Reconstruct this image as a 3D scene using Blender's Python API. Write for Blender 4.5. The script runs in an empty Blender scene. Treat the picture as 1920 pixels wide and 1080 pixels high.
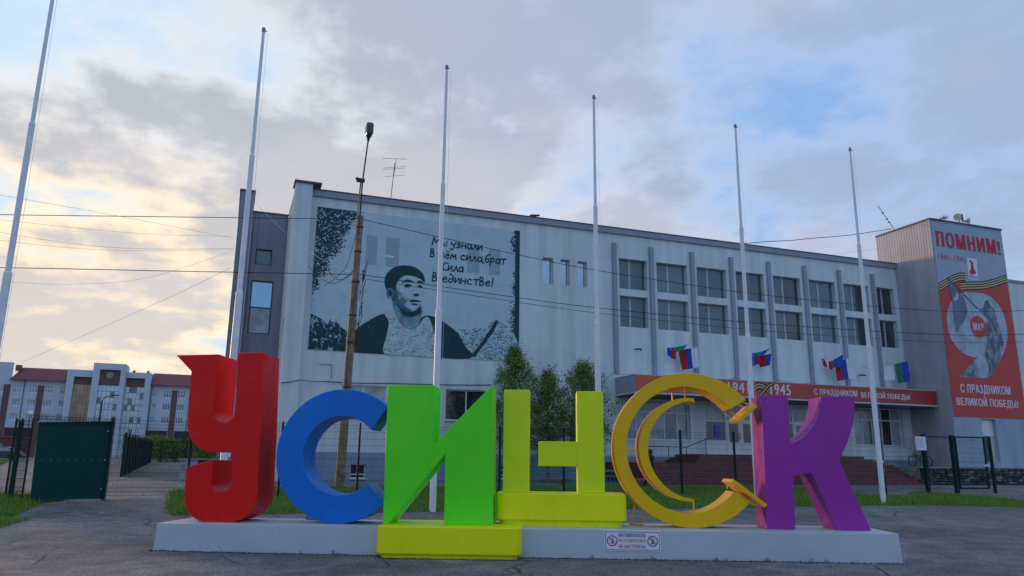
import bpy, bmesh, math, random
from mathutils import Vector, Matrix, noise as mnoise
random.seed(7)
R = math.radians
sc = bpy.context.scene
# world axes: X runs along the facade of the culture house, Y into the picture, Z up.
# ---------------------------------------------------------------- camera
AZ, PITCH, ROLL = .3555, .2245, .0104
def cam_axes():
    F = Vector((0, math.cos(PITCH), math.sin(PITCH))); Rt = Vector((1, 0, 0)); U = Vector((0, -math.sin(PITCH), math.cos(PITCH)))
    R2 = Rt * math.cos(ROLL) + U * math.sin(ROLL); U2 = U * math.cos(ROLL) - Rt * math.sin(ROLL)
    M = Matrix.Rotation(-AZ, 3, 'Z')
    return M @ F, M @ R2, M @ U2
cF, cR, cU = cam_axes()
cam = bpy.data.cameras.new('camera'); camo = bpy.data.objects.new('camera', cam); sc.collection.objects.link(camo)
camo.matrix_world = Matrix(((cR.x, cU.x, -cF.x, 0), (cR.y, cU.y, -cF.y, 0), (cR.z, cU.z, -cF.z, 1.6), (0, 0, 0, 1)))
cam.sensor_width = 36; cam.lens = 1420 / 1920 * 36; cam.clip_end = 5000; cam.clip_start = .05
sc.camera = camo
sc.render.resolution_x = 1024; sc.render.resolution_y = 576
# ---------------------------------------------------------------- light
SUN_AZ, SUN_EL = R(-24), R(4.0)          # measured from +Y, negative to the left
sd = Vector((math.sin(SUN_AZ) * math.cos(SUN_EL), math.cos(SUN_AZ) * math.cos(SUN_EL), math.sin(SUN_EL)))
sun = bpy.data.lights.new('sun', 'SUN'); sun.energy = 1.15; sun.angle = R(10); sun.color = (1, .62, .36)
suno = bpy.data.objects.new('sun', sun); sc.collection.objects.link(suno)
suno.rotation_euler = sd.to_track_quat('Z', 'Y').to_euler()
w = bpy.data.worlds.new('World'); sc.world = w; w.use_nodes = True
def build_world():
    nt = w.node_tree; N = nt.nodes; L = nt.links; N.clear()
    def n(t, **k):
        x = N.new(t)
        for a, b in k.items(): setattr(x, a, b)
        return x
    def mth(op, a, b=None, c=None, clamp=False):
        m = n('ShaderNodeMath', operation=op, use_clamp=clamp)
        for i, v in enumerate((a, b, c)):
            if v is None: continue
            if isinstance(v, (int, float)): m.inputs[i].default_value = v
            else: L.new(v, m.inputs[i])
        return m.outputs[0]
    def mix(fac, a, b, bt='MIX'):
        m = n('ShaderNodeMix', data_type='RGBA', blend_type=bt)
        for s, v in ((m.inputs[0], fac), (m.inputs[6], a), (m.inputs[7], b)):
            if isinstance(v, (int, float)): s.default_value = v
            elif isinstance(v, tuple): s.default_value = (*v, 1)
            else: L.new(v, s)
        return m.outputs[2]
    def ramp(fac, pts):
        r = n('ShaderNodeMapRange', interpolation_type='SMOOTHSTEP'); L.new(fac, r.inputs[0])
        r.inputs[1].default_value, r.inputs[2].default_value, r.inputs[3].default_value, r.inputs[4].default_value = pts
        return r.outputs[0]
    tc = n('ShaderNodeTexCoord'); sep = n('ShaderNodeSeparateXYZ'); L.new(tc.outputs['Generated'], sep.inputs[0])
    x, y, z = sep.outputs
    sky = n('ShaderNodeTexSky', sky_type='NISHITA'); sky.sun_disc = False; sky.sun_elevation = SUN_EL; sky.sun_rotation = SUN_AZ
    sky.air_density = 1.0; sky.dust_density = .6; sky.ozone_density = 1.5
    zc = mth('MAXIMUM', z, 0.0)
    den = mth('ADD', zc, .20)
    cx, cy = mth('DIVIDE', x, den), mth('DIVIDE', y, den)
    cv = n('ShaderNodeCombineXYZ'); L.new(cx, cv.inputs[0]); L.new(cy, cv.inputs[1])
    def noise(scale, det, rough, vec, off=(0, 0, 0), dist=0., sc3=(1, 1, 1)):
        mp = n('ShaderNodeMapping'); L.new(vec, mp.inputs[0]); mp.inputs[1].default_value = off; mp.inputs[3].default_value = sc3
        t = n('ShaderNodeTexNoise'); L.new(mp.outputs[0], t.inputs[0]); t.inputs['Scale'].default_value = scale
        t.inputs['Detail'].default_value = det; t.inputs['Roughness'].default_value = rough; t.inputs['Distortion'].default_value = dist
        return t.outputs[0]
    den2 = mth('ADD', zc, .07); cv2 = n('ShaderNodeCombineXYZ'); L.new(mth('DIVIDE', x, den2), cv2.inputs[0]); L.new(mth('DIVIDE', y, den2), cv2.inputs[1])
    streak = noise(1.3, 7, .6, cv2.outputs[0], (1.3, 4.2, 2), .1, (.7, 1.2, 1))
    big = noise(1.7, 7, .52, cv.outputs[0], (2.7, 9.9, 5), .0, (1.0, .9, 1))
    med = noise(4.2, 7, .58, cv.outputs[0], (11.3, 2.2, 4), .0, (1.0, .9, 1))
    body = mth('ADD', mth('MULTIPLY', big, .52), mth('ADD', mth('MULTIPLY', med, .36), mth('MULTIPLY', streak, .12)))
    # how near the sunset a direction is
    tosun = mth('ADD', mth('MULTIPLY', x, sd.x), mth('MULTIPLY', y, sd.y))
    warm = ramp(tosun, (.48, .98, 0, 1))
    left = ramp(tosun, (.30, 1.0, 0, 1))
    low = ramp(zc, (.04, .50, 1, 0))
    # more cloud towards the sunset
    cover = mth('ADD', body, mth('MULTIPLY', left, .055))
    mask = ramp(cover, (.415, .53, 0, 1))
    thick = mth('MULTIPLY', ramp(cover, (.49, .59, 0, 1)), mth('SUBTRACT', 1.0, mth('MULTIPLY', mth('MULTIPLY', warm, low), .35)))
    sk = mix(1.0, sky.outputs[0], (SKYG, SKYG, SKYG), 'MULTIPLY')
    clear_c = mix(.80, sk, (1.5, 2.8, 5.2))
    clear_l = mix(left, clear_c, (3.3, 4.4, 5.4))
    bright = mix(left, (2.45, 3.2, 4.6), (4.9, 5.0, 4.9))
    bright = mix(ramp(mth('MULTIPLY', warm, low), (.05, .55, 0, 1)), bright, (7.2, 5.5, 3.5))
    dark = mix(left, (2.1, 2.6, 3.6), (2.75, 2.75, 2.95))
    cl = mix(thick, bright, dark)
    out = mix(mth('MULTIPLY', mask, .88), clear_l, cl)
    # pinkish tints in patches
    pk = ramp(noise(1.7, 3, .5, cv.outputs[0], (5, 1, 9)), (.48, .66, 0, 1))
    out = mix(mth('MULTIPLY', mth('MULTIPLY', pk, mask), .28), out, (4.3, 3.85, 3.95))
    # below the horizon: dull ground tone
    out = mix(ramp(z, (-.06, -.01, 1, 0)), out, (.6, .63, .66))
    bg = n('ShaderNodeBackground'); L.new(out, bg.inputs[0]); bg.inputs[1].default_value = .075
    o = n('ShaderNodeOutputWorld'); L.new(bg.outputs[0], o.inputs[0])
SKYG = 1.0
build_world()
vs = sc.view_settings; vs.view_transform = 'Standard'; vs.look = 'None'; vs.exposure = 1.3; vs.gamma = 1; vs.use_curve_mapping = False

# ---------------------------------------------------------------- materials
MATS = {}
def lin(c): return tuple(((v / 255) / 12.92 if v / 255 <= .04045 else ((v / 255 + .055) / 1.055) ** 2.4) for v in c)
def mat(name, col, rough=.6, metal=0., spec=.5, var=.12, vscale=3., grain=0., bump=None, coat=0., trans=0., extra=None, emit=None):
    """procedural: base colour broken up by two noises, optional bump kind"""
    if name in MATS: return MATS[name]
    m = bpy.data.materials.new(name); m.use_nodes = True; nt = m.node_tree; N, L = nt.nodes, nt.links
    b = N['Principled BSDF']; b.inputs['Roughness'].default_value = rough; b.inputs['Metallic'].default_value = metal
    b.inputs['Specular IOR Level'].default_value = spec; b.inputs['Coat Weight'].default_value = coat
    tc = N.new('ShaderNodeTexCoord'); geo = tc.outputs['Object']
    tn = N.new('ShaderNodeTexNoise'); L.new(geo, tn.inputs[0]); tn.inputs['Scale'].default_value = vscale; tn.inputs['Detail'].default_value = 6
    mr = N.new('ShaderNodeMapRange'); L.new(tn.outputs[0], mr.inputs[0]); mr.inputs[1].default_value = .3; mr.inputs[2].default_value = .7
    mr.inputs[3].default_value = 1 - var; mr.inputs[4].default_value = 1 + var
    mx = N.new('ShaderNodeMix'); mx.data_type = 'RGBA'; mx.blend_type = 'MULTIPLY'; mx.inputs[0].default_value = 1; mx.inputs[6].default_value = (*col, 1)
    L.new(mr.outputs[0], mx.inputs[7]); out = mx.outputs[2]
    if grain:
        g = N.new('ShaderNodeTexNoise'); L.new(geo, g.inputs[0]); g.inputs['Scale'].default_value = 60; g.inputs['Detail'].default_value = 4
        gr = N.new('ShaderNodeMapRange'); L.new(g.outputs[0], gr.inputs[0]); gr.inputs[1].default_value = .3; gr.inputs[2].default_value = .7
        gr.inputs[3].default_value = 1 - grain; gr.inputs[4].default_value = 1 + grain
        m2 = N.new('ShaderNodeMix'); m2.data_type = 'RGBA'; m2.blend_type = 'MULTIPLY'; m2.inputs[0].default_value = 1; L.new(out, m2.inputs[6]); L.new(gr.outputs[0], m2.inputs[7]); out = m2.outputs[2]
    if extra: out = extra(nt, out, geo, b)
    L.new(out, b.inputs['Base Color'])
    if bump:
        h = bump(nt, geo); bp = N.new('ShaderNodeBump'); bp.inputs['Strength'].default_value = h[1]; bp.inputs['Distance'].default_value = h[2]
        L.new(h[0], bp.inputs['Height']); L.new(bp.outputs[0], b.inputs['Normal'])
    MATS[name] = m; return m
def nmath(nt, op, a, b=None):
    m = nt.nodes.new('ShaderNodeMath'); m.operation = op
    for i, v in enumerate((a, b)):
        if v is None: continue
        if isinstance(v, (int, float)): m.inputs[i].default_value = v
        else: nt.links.new(v, m.inputs[i])
    return m.outputs[0]
def nrange(nt, v, a, b, c, d, smooth=True):
    m = nt.nodes.new('ShaderNodeMapRange'); nt.links.new(v, m.inputs[0])
    if smooth: m.interpolation_type = 'SMOOTHSTEP'
    for i, x in enumerate((a, b, c, d)): m.inputs[i + 1].default_value = x
    return m.outputs[0]
def nnoise(nt, vec, scale, det=4, rough=.5, sc3=None, dist=0.):
    if sc3:
        mp = nt.nodes.new('ShaderNodeMapping'); nt.links.new(vec, mp.inputs[0]); mp.inputs[3].default_value = sc3; vec = mp.outputs[0]
    t = nt.nodes.new('ShaderNodeTexNoise'); nt.links.new(vec, t.inputs[0]); t.inputs['Scale'].default_value = scale; t.inputs['Detail'].default_value = det
    t.inputs['Roughness'].default_value = rough; t.inputs['Distortion'].default_value = dist
    return t.outputs[0]
def nmix(nt, fac, a, b, bt='MIX'):
    m = nt.nodes.new('ShaderNodeMix'); m.data_type = 'RGBA'; m.blend_type = bt
    for s, v in ((m.inputs[0], fac), (m.inputs[6], a), (m.inputs[7], b)):
        if isinstance(v, (int, float)): s.default_value = v
        elif isinstance(v, tuple): s.default_value = (*v, 1)
        else: nt.links.new(v, s)
    return m.outputs[2]
def ribs(axis, pitch, strength=.5, dist=.02):
    def f(nt, geo):
        s = nt.nodes.new('ShaderNodeSeparateXYZ'); nt.links.new(geo, s.inputs[0])
        a = nmath(nt, 'FRACT', nmath(nt, 'DIVIDE', s.outputs[axis], pitch))
        a = nrange(nt, a, .0, .14, 0, 1); return (a, strength, dist)
    return f
def rib_extra(axis, pitch, amt=.07, zjoint=None, streak=.10):
    def f(nt, out, geo, b):
        s = nt.nodes.new('ShaderNodeSeparateXYZ'); nt.links.new(geo, s.inputs[0])
        st = nnoise(nt, geo, 1.2, 4, .6, (1.5, 1.5, .12))
        out = nmix(nt, 1., out, nrange(nt, st, .35, .7, 1 + streak, 1 - streak), 'MULTIPLY')
        st2 = nnoise(nt, geo, 5, 5, .65, (1.2, 1.2, .05)); out = nmix(nt, nrange(nt, st2, .60, .78, 0, .17), out, (.22, .22, .20))
        jz = nmath(nt, 'FRACT', nmath(nt, 'DIVIDE', s.outputs[2], 3.05)); out = nmix(nt, nrange(nt, jz, .994, .998, 0, .35), out, (.15, .16, .17))
        jx = nmath(nt, 'FRACT', nmath(nt, 'DIVIDE', s.outputs[axis], pitch * 6)); out = nmix(nt, nrange(nt, jx, .982, .99, 0, .16), out, (.15, .16, .17))
        # each sheet of cladding has its own slight tone
        fl = nmath(nt, 'FLOOR', nmath(nt, 'DIVIDE', s.outputs[axis], pitch * 6))
        wn = nt.nodes.new('ShaderNodeTexWhiteNoise'); wn.noise_dimensions = '1D'; nt.links.new(fl, wn.inputs['W'])
        return nmix(nt, 1., out, nrange(nt, wn.outputs[0], 0, 1, 1 - amt * .5, 1 + amt * .5), 'MULTIPLY')
    return f
def fine(scale=40, strength=.3, dist=.01):
    return lambda nt, geo: (nnoise(nt, geo, scale, 5, .6), strength, dist)

def asphalt_extra(nt, out, geo, b):
    big = nnoise(nt, geo, .22, 5, .6)
    out = nmix(nt, nrange(nt, big, .35, .68, 0, 1), out, (.105, .104, .104))
    med = nnoise(nt, geo, 1.6, 6, .65, None, .6)
    out = nmix(nt, 1., out, nrange(nt, med, .3, .7, .72, 1.25), 'MULTIPLY')
    pv = nt.nodes.new('ShaderNodeTexVoronoi'); nt.links.new(geo, pv.inputs[0]); pv.inputs['Scale'].default_value = .28; pv.inputs['Randomness'].default_value = .9
    pw = nt.nodes.new('ShaderNodeTexWhiteNoise'); nt.links.new(pv.outputs['Color'], pw.inputs[0]); out = nmix(nt, 1., out, nrange(nt, pw.outputs[0], 0, 1, .86, 1.12), 'MULTIPLY')
    spk = nnoise(nt, geo, 11, 5, .8); out = nmix(nt, 1., out, nrange(nt, spk, .35, .65, .78, 1.22), 'MULTIPLY')
    # pale grit
    v = nt.nodes.new('ShaderNodeTexVoronoi'); nt.links.new(geo, v.inputs[0]); v.inputs['Scale'].default_value = 26
    wn = nt.nodes.new('ShaderNodeTexWhiteNoise'); nt.links.new(v.outputs['Color'], wn.inputs[0])
    grit = nmath(nt, 'MULTIPLY', nrange(nt, v.outputs['Distance'], .18, .30, 1, 0), nrange(nt, wn.outputs[0], .74, .80, 0, 1))
    out = nmix(nt, nmath(nt, 'MULTIPLY', grit, .6), out, (.34, .33, .31))
    g2 = nnoise(nt, geo, 22, 4, .75); out = nmix(nt, 1., out, nrange(nt, g2, .3, .7, .55, 1.45), 'MULTIPLY')
    # cracks
    dv = nt.nodes.new('ShaderNodeMix'); dv.data_type = 'RGBA'; dv.inputs[0].default_value = .22
    dn = nt.nodes.new('ShaderNodeTexNoise'); nt.links.new(geo, dn.inputs[0]); dn.inputs['Scale'].default_value = .9; dn.inputs['Detail'].default_value = 5
    nt.links.new(geo, dv.inputs[6]); nt.links.new(dn.outputs['Color'], dv.inputs[7])
    vc = nt.nodes.new('ShaderNodeTexVoronoi'); vc.feature = 'DISTANCE_TO_EDGE'; nt.links.new(dv.outputs[2], vc.inputs[0]); vc.inputs['Scale'].default_value = .55
    cr = nrange(nt, vc.outputs['Distance'], .003, .012, 1, 0)
    gate = nrange(nt, nnoise(nt, geo, .35, 2, .5), .47, .56, 0, 1)
    out = nmix(nt, nmath(nt, 'MULTIPLY', nmath(nt, 'MULTIPLY', cr, gate), .8), out, (.012, .012, .012))
    return out
M_ASPH = mat('asphalt', (.165, .160, .155), .9, var=.10, vscale=.8, extra=asphalt_extra, bump=fine(18, .6, .02))
M_LAWN = mat('lawn_soil', (.075, .13, .022), .95, var=.3, vscale=1.5, grain=.3)
def grass_extra(nt, out, geo, b):
    n1 = nnoise(nt, geo, .9, 4, .6); return nmix(nt, nrange(nt, n1, .35, .65, 0, 1), out, (.17, .25, .035))
M_GRASS = mat('grass_blades', (.13, .27, .022), .75, var=.35, vscale=6, extra=grass_extra)
M_WALL = mat('pale_cladding', (.60, .67, .68), .55, var=.05, vscale=.5, extra=rib_extra(0, .2), bump=ribs(0, .2, .35, .012))
M_WALLY = mat('pale_cladding_warm_lit_side', (.66, .66, .62), .55, var=.06, vscale=.5, extra=rib_extra(1, .2), bump=ribs(1, .2, .35, .012))  # same cladding tinted warmer: low sunlight on this side put into the colour
M_SMOOTH = mat('smooth_pale_wall', (.60, .67, .68), .6, var=.05, vscale=.7, extra=rib_extra(0, 1.2, .03))
M_BASE = mat('blue_grey_base_wall', (.22, .29, .38), .6, var=.08, vscale=1.2, extra=rib_extra(0, .2), bump=ribs(0, .2, .5, .015))
M_GREYW = mat('grey_corrugated_wall', (.20, .215, .26), .5, var=.07, vscale=.8, extra=rib_extra(0, .25), bump=ribs(0, .25, .7, .02))
M_TOWS = mat('tower_side_ribbed_metal', (.36, .37, .395), .55, metal=0, var=.07, vscale=.7, extra=rib_extra(1, .2), bump=ribs(1, .2, .9, .035))
M_TOWF = mat('tower_front_blue_grey', (.30, .37, .46), .6, var=.06, vscale=.8, extra=rib_extra(0, 1.1, .04))
M_TRIM = mat('grey_metal_trim', (.27, .30, .36), .45, metal=0, var=.08)
M_PIL = mat('grey_pilaster_cladding', (.27, .31, .38), .5, var=.06)
M_DARKTRIM = mat('dark_metal_coping', (.07, .085, .10), .4, metal=.3, var=.15)
M_FRAME = mat('white_window_frame', (.70, .74, .76), .4, var=.05)
M_FRAME2 = mat('grey_white_window_frame', (.42, .47, .50), .4, var=.05)
M_FRAMED = mat('dark_window_frame', (.03, .035, .045), .4, var=.1)
def glass(name, col, var=.25, rough=.06, vs=.8, spec=.8): return mat(name, col, rough, spec=spec, var=var, vscale=vs, coat=.3)
M_GLASS = glass('window_glass_with_blinds', (.085, .135, .150))
M_GLASS2 = glass('window_glass_pale_blinds', (.12, .165, .17), .15); M_GLASS3 = glass('window_glass_grey_blinds', (.060, .10, .115), .3)
M_GLASSE = glass('mid_dark_window_glass', (.040, .058, .062), .5)  # darker glass tone used for some facade panes
M_GLASSD = glass('dark_window_glass', (.018, .026, .030))
M_GLASSC = glass('curtained_window_glass', (.30, .36, .38), .35, .15, 1.6, .5)
M_GLASSB = mat('sky_blue_reflective_glass', (.36, .47, .55), .08, metal=.85, var=.06)
M_CURT = mat('curtain', (.45, .47, .45), .8, var=.2, bump=ribs(0, .12, 1., .03))
M_STEP = mat('red_brown_step_tile', (.14, .045, .042), .55, var=.3, vscale=4, grain=.15)
M_STEPD = mat('grey_step_edge', (.16, .15, .145), .7, var=.2)
M_CONC = mat('weathered_concrete', (.25, .235, .21), .85, var=.25, vscale=3, grain=.2, bump=fine(25, .5, .01))
M_POLEC = mat('brown_concrete_post', (.23, .165, .115), .85, var=.3, vscale=5, grain=.25, bump=fine(30, .6, .01))
M_RUST = mat('rusty_steel', (.085, .038, .024), .8, var=.4, vscale=8)
M_DARK = mat('dark_metal', (.025, .028, .032), .5, var=.2)
M_BLACK = mat('matt_black', (.012, .012, .014), .7, var=.2)
M_WPOLE = mat('white_painted_steel', (.74, .76, .80), .42, var=.08, vscale=2.5, grain=.03)
M_FGREEN = mat('dark_green_fence_paint', (.004, .026, .026), .6, spec=.2, var=.2)
M_SHEET = mat('dark_green_corrugated_sheet', (.005, .052, .050), .7, spec=.15, var=.12, vscale=1.2, bump=ribs(0, .18, .5, .02))
M_SHEETY = mat('dark_green_screen_sheet', (.003, .030, .030), .8, spec=.1, var=.15, vscale=1.2)
M_TURQ = mat('turquoise_rail_paint', (.03, .20, .18), .5, var=.15)
M_BARK = mat('grey_bark', (.12, .10, .085), .9, var=.35, vscale=9)
M_REDROOF = mat('red_metal_roof', (.20, .045, .055), .45, var=.12, bump=ribs(0, .5, .6, .03))
M_FARW = mat('pale_blue_grey_render', (.50, .56, .63), .8, var=.06, vscale=.3)
M_FARB = mat('brown_panel', (.15, .085, .075), .8, var=.08, vscale=.4)
M_OCHRE_REFL = mat('curtain_wall_glass_painted_reflection', (.42, .30, .17), .25, var=.3, vscale=.6)  # ochre reflection of a sunlit building opposite, painted into the glass colour
M_PGLASS = mat('pale_curtain_wall_glass', (.48, .55, .56), .18, var=.2, vscale=.5, metal=.3)
M_PINK = mat('faded_pink_panel', (.35, .13, .14), .6, var=.15)
M_SKIN = mat('skin', (.45, .27, .19), .6, var=.08)
M_CLOTH = mat('black_clothing', (.010, .011, .016), .85, var=.3, vscale=8)
M_HAIR = mat('dark_hair', (.02, .014, .010), .7, var=.2)
def paint(name, col, rough=.33, fade=None, chips=None):
    def ex(nt, out, geo, b):
        if fade is not None:  # weathered patches
            f = nnoise(nt, geo, .9, 3, .55, None, .4); out = nmix(nt, nrange(nt, f, .45, .75, 0, .55), out, fade)
        # rubbed edges and small chips low down
        s = nt.nodes.new('ShaderNodeSeparateXYZ'); nt.links.new(geo, s.inputs[0])
        ch = nnoise(nt, geo, 16, 5, .75); sel = nnoise(nt, geo, 1.7, 2, .5)
        msk = nmath(nt, 'MULTIPLY', nrange(nt, ch, .675, .70, 0, 1), nrange(nt, sel, .50, .58, 0, 1))
        out = nmix(nt, nmath(nt, 'MULTIPLY', msk, .8), out, chips or (.5, .5, .5))
        # splashed dirt close to the foot
        sp_ = nnoise(nt, geo, 9, 6, .75); lowd = nmath(nt, 'MULTIPLY', nrange(nt, s.outputs[2], 0, .35, 1, 0), nrange(nt, sp_, .50, .66, 0, 1))
        out = nmix(nt, nmath(nt, 'MULTIPLY', lowd, .18), out, (.10, .095, .085))
        # fine dirt
        d = nnoise(nt, geo, 5, 6, .7, (1, 1, .35)); out = nmix(nt, 1., out, nrange(nt, d, .35, .75, 1.02, .97), 'MULTIPLY')
        rr = nnoise(nt, geo, 2.3, 4, .6); nt.links.new(nrange(nt, rr, .3, .7, rough * .75, rough * 1.4), b.inputs['Roughness'])
        return out
    return mat(name, col, rough, var=.04, vscale=1.4, extra=ex, spec=.28, coat=0, bump=lambda nt, geo: (nnoise(nt, geo, 1.1, 2, .5), .18, .02))
P_RED = paint('red_paint', (.78, .002, .002), fade=(.85, .016, .003), chips=(.75, .3, .25))
P_BLUE = paint('blue_paint', (.002, .16, .62), fade=(.006, .20, .68), chips=(.5, .55, .6))
P_GREEN = paint('green_paint', (.10, .80, .015), fade=(.20, .84, .03), chips=(.5, .6, .5))
P_LIME = paint('yellow_green_paint', (.74, .84, .008), fade=(.68, .76, .02), chips=(.32, .34, .20))
P_YEL = paint('bright_yellow_paint', (.90, .88, .0015), fade=(.86, .83, .008), chips=(.30, .30, .18))
P_GOLD = paint('golden_yellow_paint', (.88, .50, .001), fade=(.78, .43, .004), chips=(.7, .6, .4))
P_PURP = paint('purple_paint', (.34, .030, .33), fade=(.38, .05, .38), chips=(.6, .55, .62))
def plinth_extra(nt, out, geo, b):
    s = nt.nodes.new('ShaderNodeSeparateXYZ'); nt.links.new(geo, s.inputs[0])
    d = nnoise(nt, geo, 3.2, 6, .75, (1, 1, .5)); edge = nmath(nt, 'ADD', s.outputs[2], nmath(nt, 'MULTIPLY', nrange(nt, d, .50, .80, 0, 1), -.20))
    out = nmix(nt, nrange(nt, edge, -.06, .035, .8, 0), out, (.06, .06, .06))
    st = nnoise(nt, geo, 7, 5, .7, (1, 1, .2)); return nmix(nt, nrange(nt, st, .6, .8, 0, .35), out, (.19, .20, .20))
M_PLINTH = mat('grey_white_plinth_paint', (.50, .54, .58), .5, var=.07, vscale=1.1, extra=plinth_extra)
def leafmat(name, a, bb):
    def ex(nt, out, geo, b):
        oi = nt.nodes.new('ShaderNodeNewGeometry'); return nmix(nt, oi.outputs['Random Per Island'], a, bb)
    m = mat(name, a, .6, var=.2, extra=ex, spec=.3); return m
M_LEAF = leafmat('spring_birch_leaves', (.08, .155, .03), (.19, .32, .06))
M_LEAFD = leafmat('hedge_leaves', (.07, .13, .02), (.20, .30, .045))

# ---------------------------------------------------------------- helpers
ORI = {}
def link(o): sc.collection.objects.link(o); return o
def tag(o, label=None, cat=None, group=None, kind=None):
    if label: o['label'] = label
    if cat: o['category'] = cat
    if group: o['group'] = group
    if kind: o['kind'] = kind
    return o
def thing(name, loc, label, cat, group=None):
    o = link(bpy.data.objects.new(name, None)); o.location = loc; o.empty_display_size = .2; ORI[o.name] = Vector(loc)
    return tag(o, label, cat, group)
class MB:
    def __init__(s): s.v = []; s.f = []; s.m = []
    def add(s, vs, fs, mi=0):
        n = len(s.v); s.v += [tuple(v) for v in vs]; s.f += [tuple(n + i for i in f) for f in fs]; s.m += [mi] * len(fs); return s
    def box(s, x0, x1, y0, y1, z0, z1, mi=0):
        return s.add([(x0,y0,z0),(x1,y0,z0),(x1,y1,z0),(x0,y1,z0),(x0,y0,z1),(x1,y0,z1),(x1,y1,z1),(x0,y1,z1)],
                     [(0,3,2,1),(4,5,6,7),(0,1,5,4),(1,2,6,5),(2,3,7,6),(3,0,4,7)], mi)
    def prism(s, pts, fn, d0, d1, mi=0):
        """pts outline; fn(a, z, d) -> world point"""
        k = len(pts); v = [fn(a, z, d0) for a, z in pts] + [fn(a, z, d1) for a, z in pts]
        return s.add(v, [tuple(range(k)), tuple(range(2 * k - 1, k - 1, -1))] + [(i, k + i, k + (i + 1) % k, (i + 1) % k) for i in range(k)], mi)
    def flat(s, pts, fn, d, mi=0): return s.add([fn(a, z, d) for a, z in pts], [tuple(range(len(pts)))], mi)
    def tube(s, pts, r, n=8, mi=0, cap=True):
        pts = [Vector(p) for p in pts]; rr = r if isinstance(r, (list, tuple)) else [r] * len(pts); base = len(s.v); up = None
        for i, p in enumerate(pts):
            d = (pts[min(i + 1, len(pts) - 1)] - pts[max(i - 1, 0)]).normalized()
            if up is None: up = Vector((0, 0, 1)) if abs(d.z) < .9 else Vector((1, 0, 0))
            a = d.cross(up).normalized(); b = a.cross(d).normalized(); up = b
            for k in range(n):
                t = 2 * math.pi * k / n; s.v.append(tuple(p + (a * math.cos(t) + b * math.sin(t)) * rr[i]))
        for i in range(len(pts) - 1):
            for k in range(n):
                s.f.append((base + i*n + k, base + i*n + (k+1) % n, base + (i+1)*n + (k+1) % n, base + (i+1)*n + k)); s.m.append(mi)
        if cap:
            s.f.append(tuple(base + k for k in range(n))[::-1]); s.f.append(tuple(base + (len(pts)-1)*n + k for k in range(n))); s.m += [mi, mi]
        return s
    def lathe(s, prof, c, n=20, mi=0):
        return s.tube([(c[0], c[1], c[2] + z) for r, z in prof], [max(r, 1e-4) for r, z in prof], n, mi) if False else s._lathe(prof, c, n, mi)
    def _lathe(s, prof, c, n, mi):
        v = []; f = []
        for r, z in prof:
            for k in range(n): t = 2*math.pi*k/n; v.append((c[0] + r*math.cos(t), c[1] + r*math.sin(t), c[2] + z))
        for i in range(len(prof) - 1):
            for k in range(n): f.append((i*n + k, i*n + (k+1) % n, (i+1)*n + (k+1) % n, (i+1)*n + k))
        f.append(tuple(range(n))[::-1]); f.append(tuple((len(prof)-1)*n + k for k in range(n)))
        return s.add(v, f, mi)
    def mesh(s, name, mats, org=Vector((0, 0, 0)), smooth=False):
        me = bpy.data.meshes.new(name); me.from_pydata([tuple(Vector(v) - org) for v in s.v], [], s.f)
        for m in (mats if isinstance(mats, (list, tuple)) else [mats]): me.materials.append(m)
        me.polygons.foreach_set('material_index', s.m)
        bm = bmesh.new(); bm.from_mesh(me); bmesh.ops.recalc_face_normals(bm, faces=bm.faces); bm.to_mesh(me); bm.free()
        if smooth:
            for p in me.polygons: p.use_smooth = True
            try: me.set_sharp_from_angle(angle=R(40))
            except Exception: pass
        me.update(); return me
    def obj(s, name, mats, parent=None, smooth=False, bevel=0, label=None, kind=None, org=None):
        o0 = ORI.get(parent.name, Vector((0, 0, 0))) if parent else (org or Vector((0, 0, 0)))
        o = link(bpy.data.objects.new(name, s.mesh(name, mats, o0, smooth)))
        if parent: o.parent = parent; ORI[o.name] = o0
        else: o.location = o0; ORI[o.name] = Vector(o0)
        if bevel:
            b = o.modifiers.new('bevel', 'BEVEL'); b.width = bevel; b.segments = 2; b.limit_method = 'ANGLE'; b.angle_limit = R(40); b.harden_normals = False
        return tag(o, label, None, None, kind)
def inst(name, me, parent, loc, rot=(0, 0, 0), scale=(1, 1, 1)):
    o = link(bpy.data.objects.new(name, me)); o0 = ORI.get(parent.name, Vector()) if parent else Vector()
    if parent: o.parent = parent
    o.location = Vector(loc) - o0; o.rotation_euler = rot; o.scale = scale; return o
def XZ(x, z, d): return (x, d, z)          # outline in the facade plane, depth d along +Y
def YZ(y, z, d): return (d, y, z)
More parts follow.
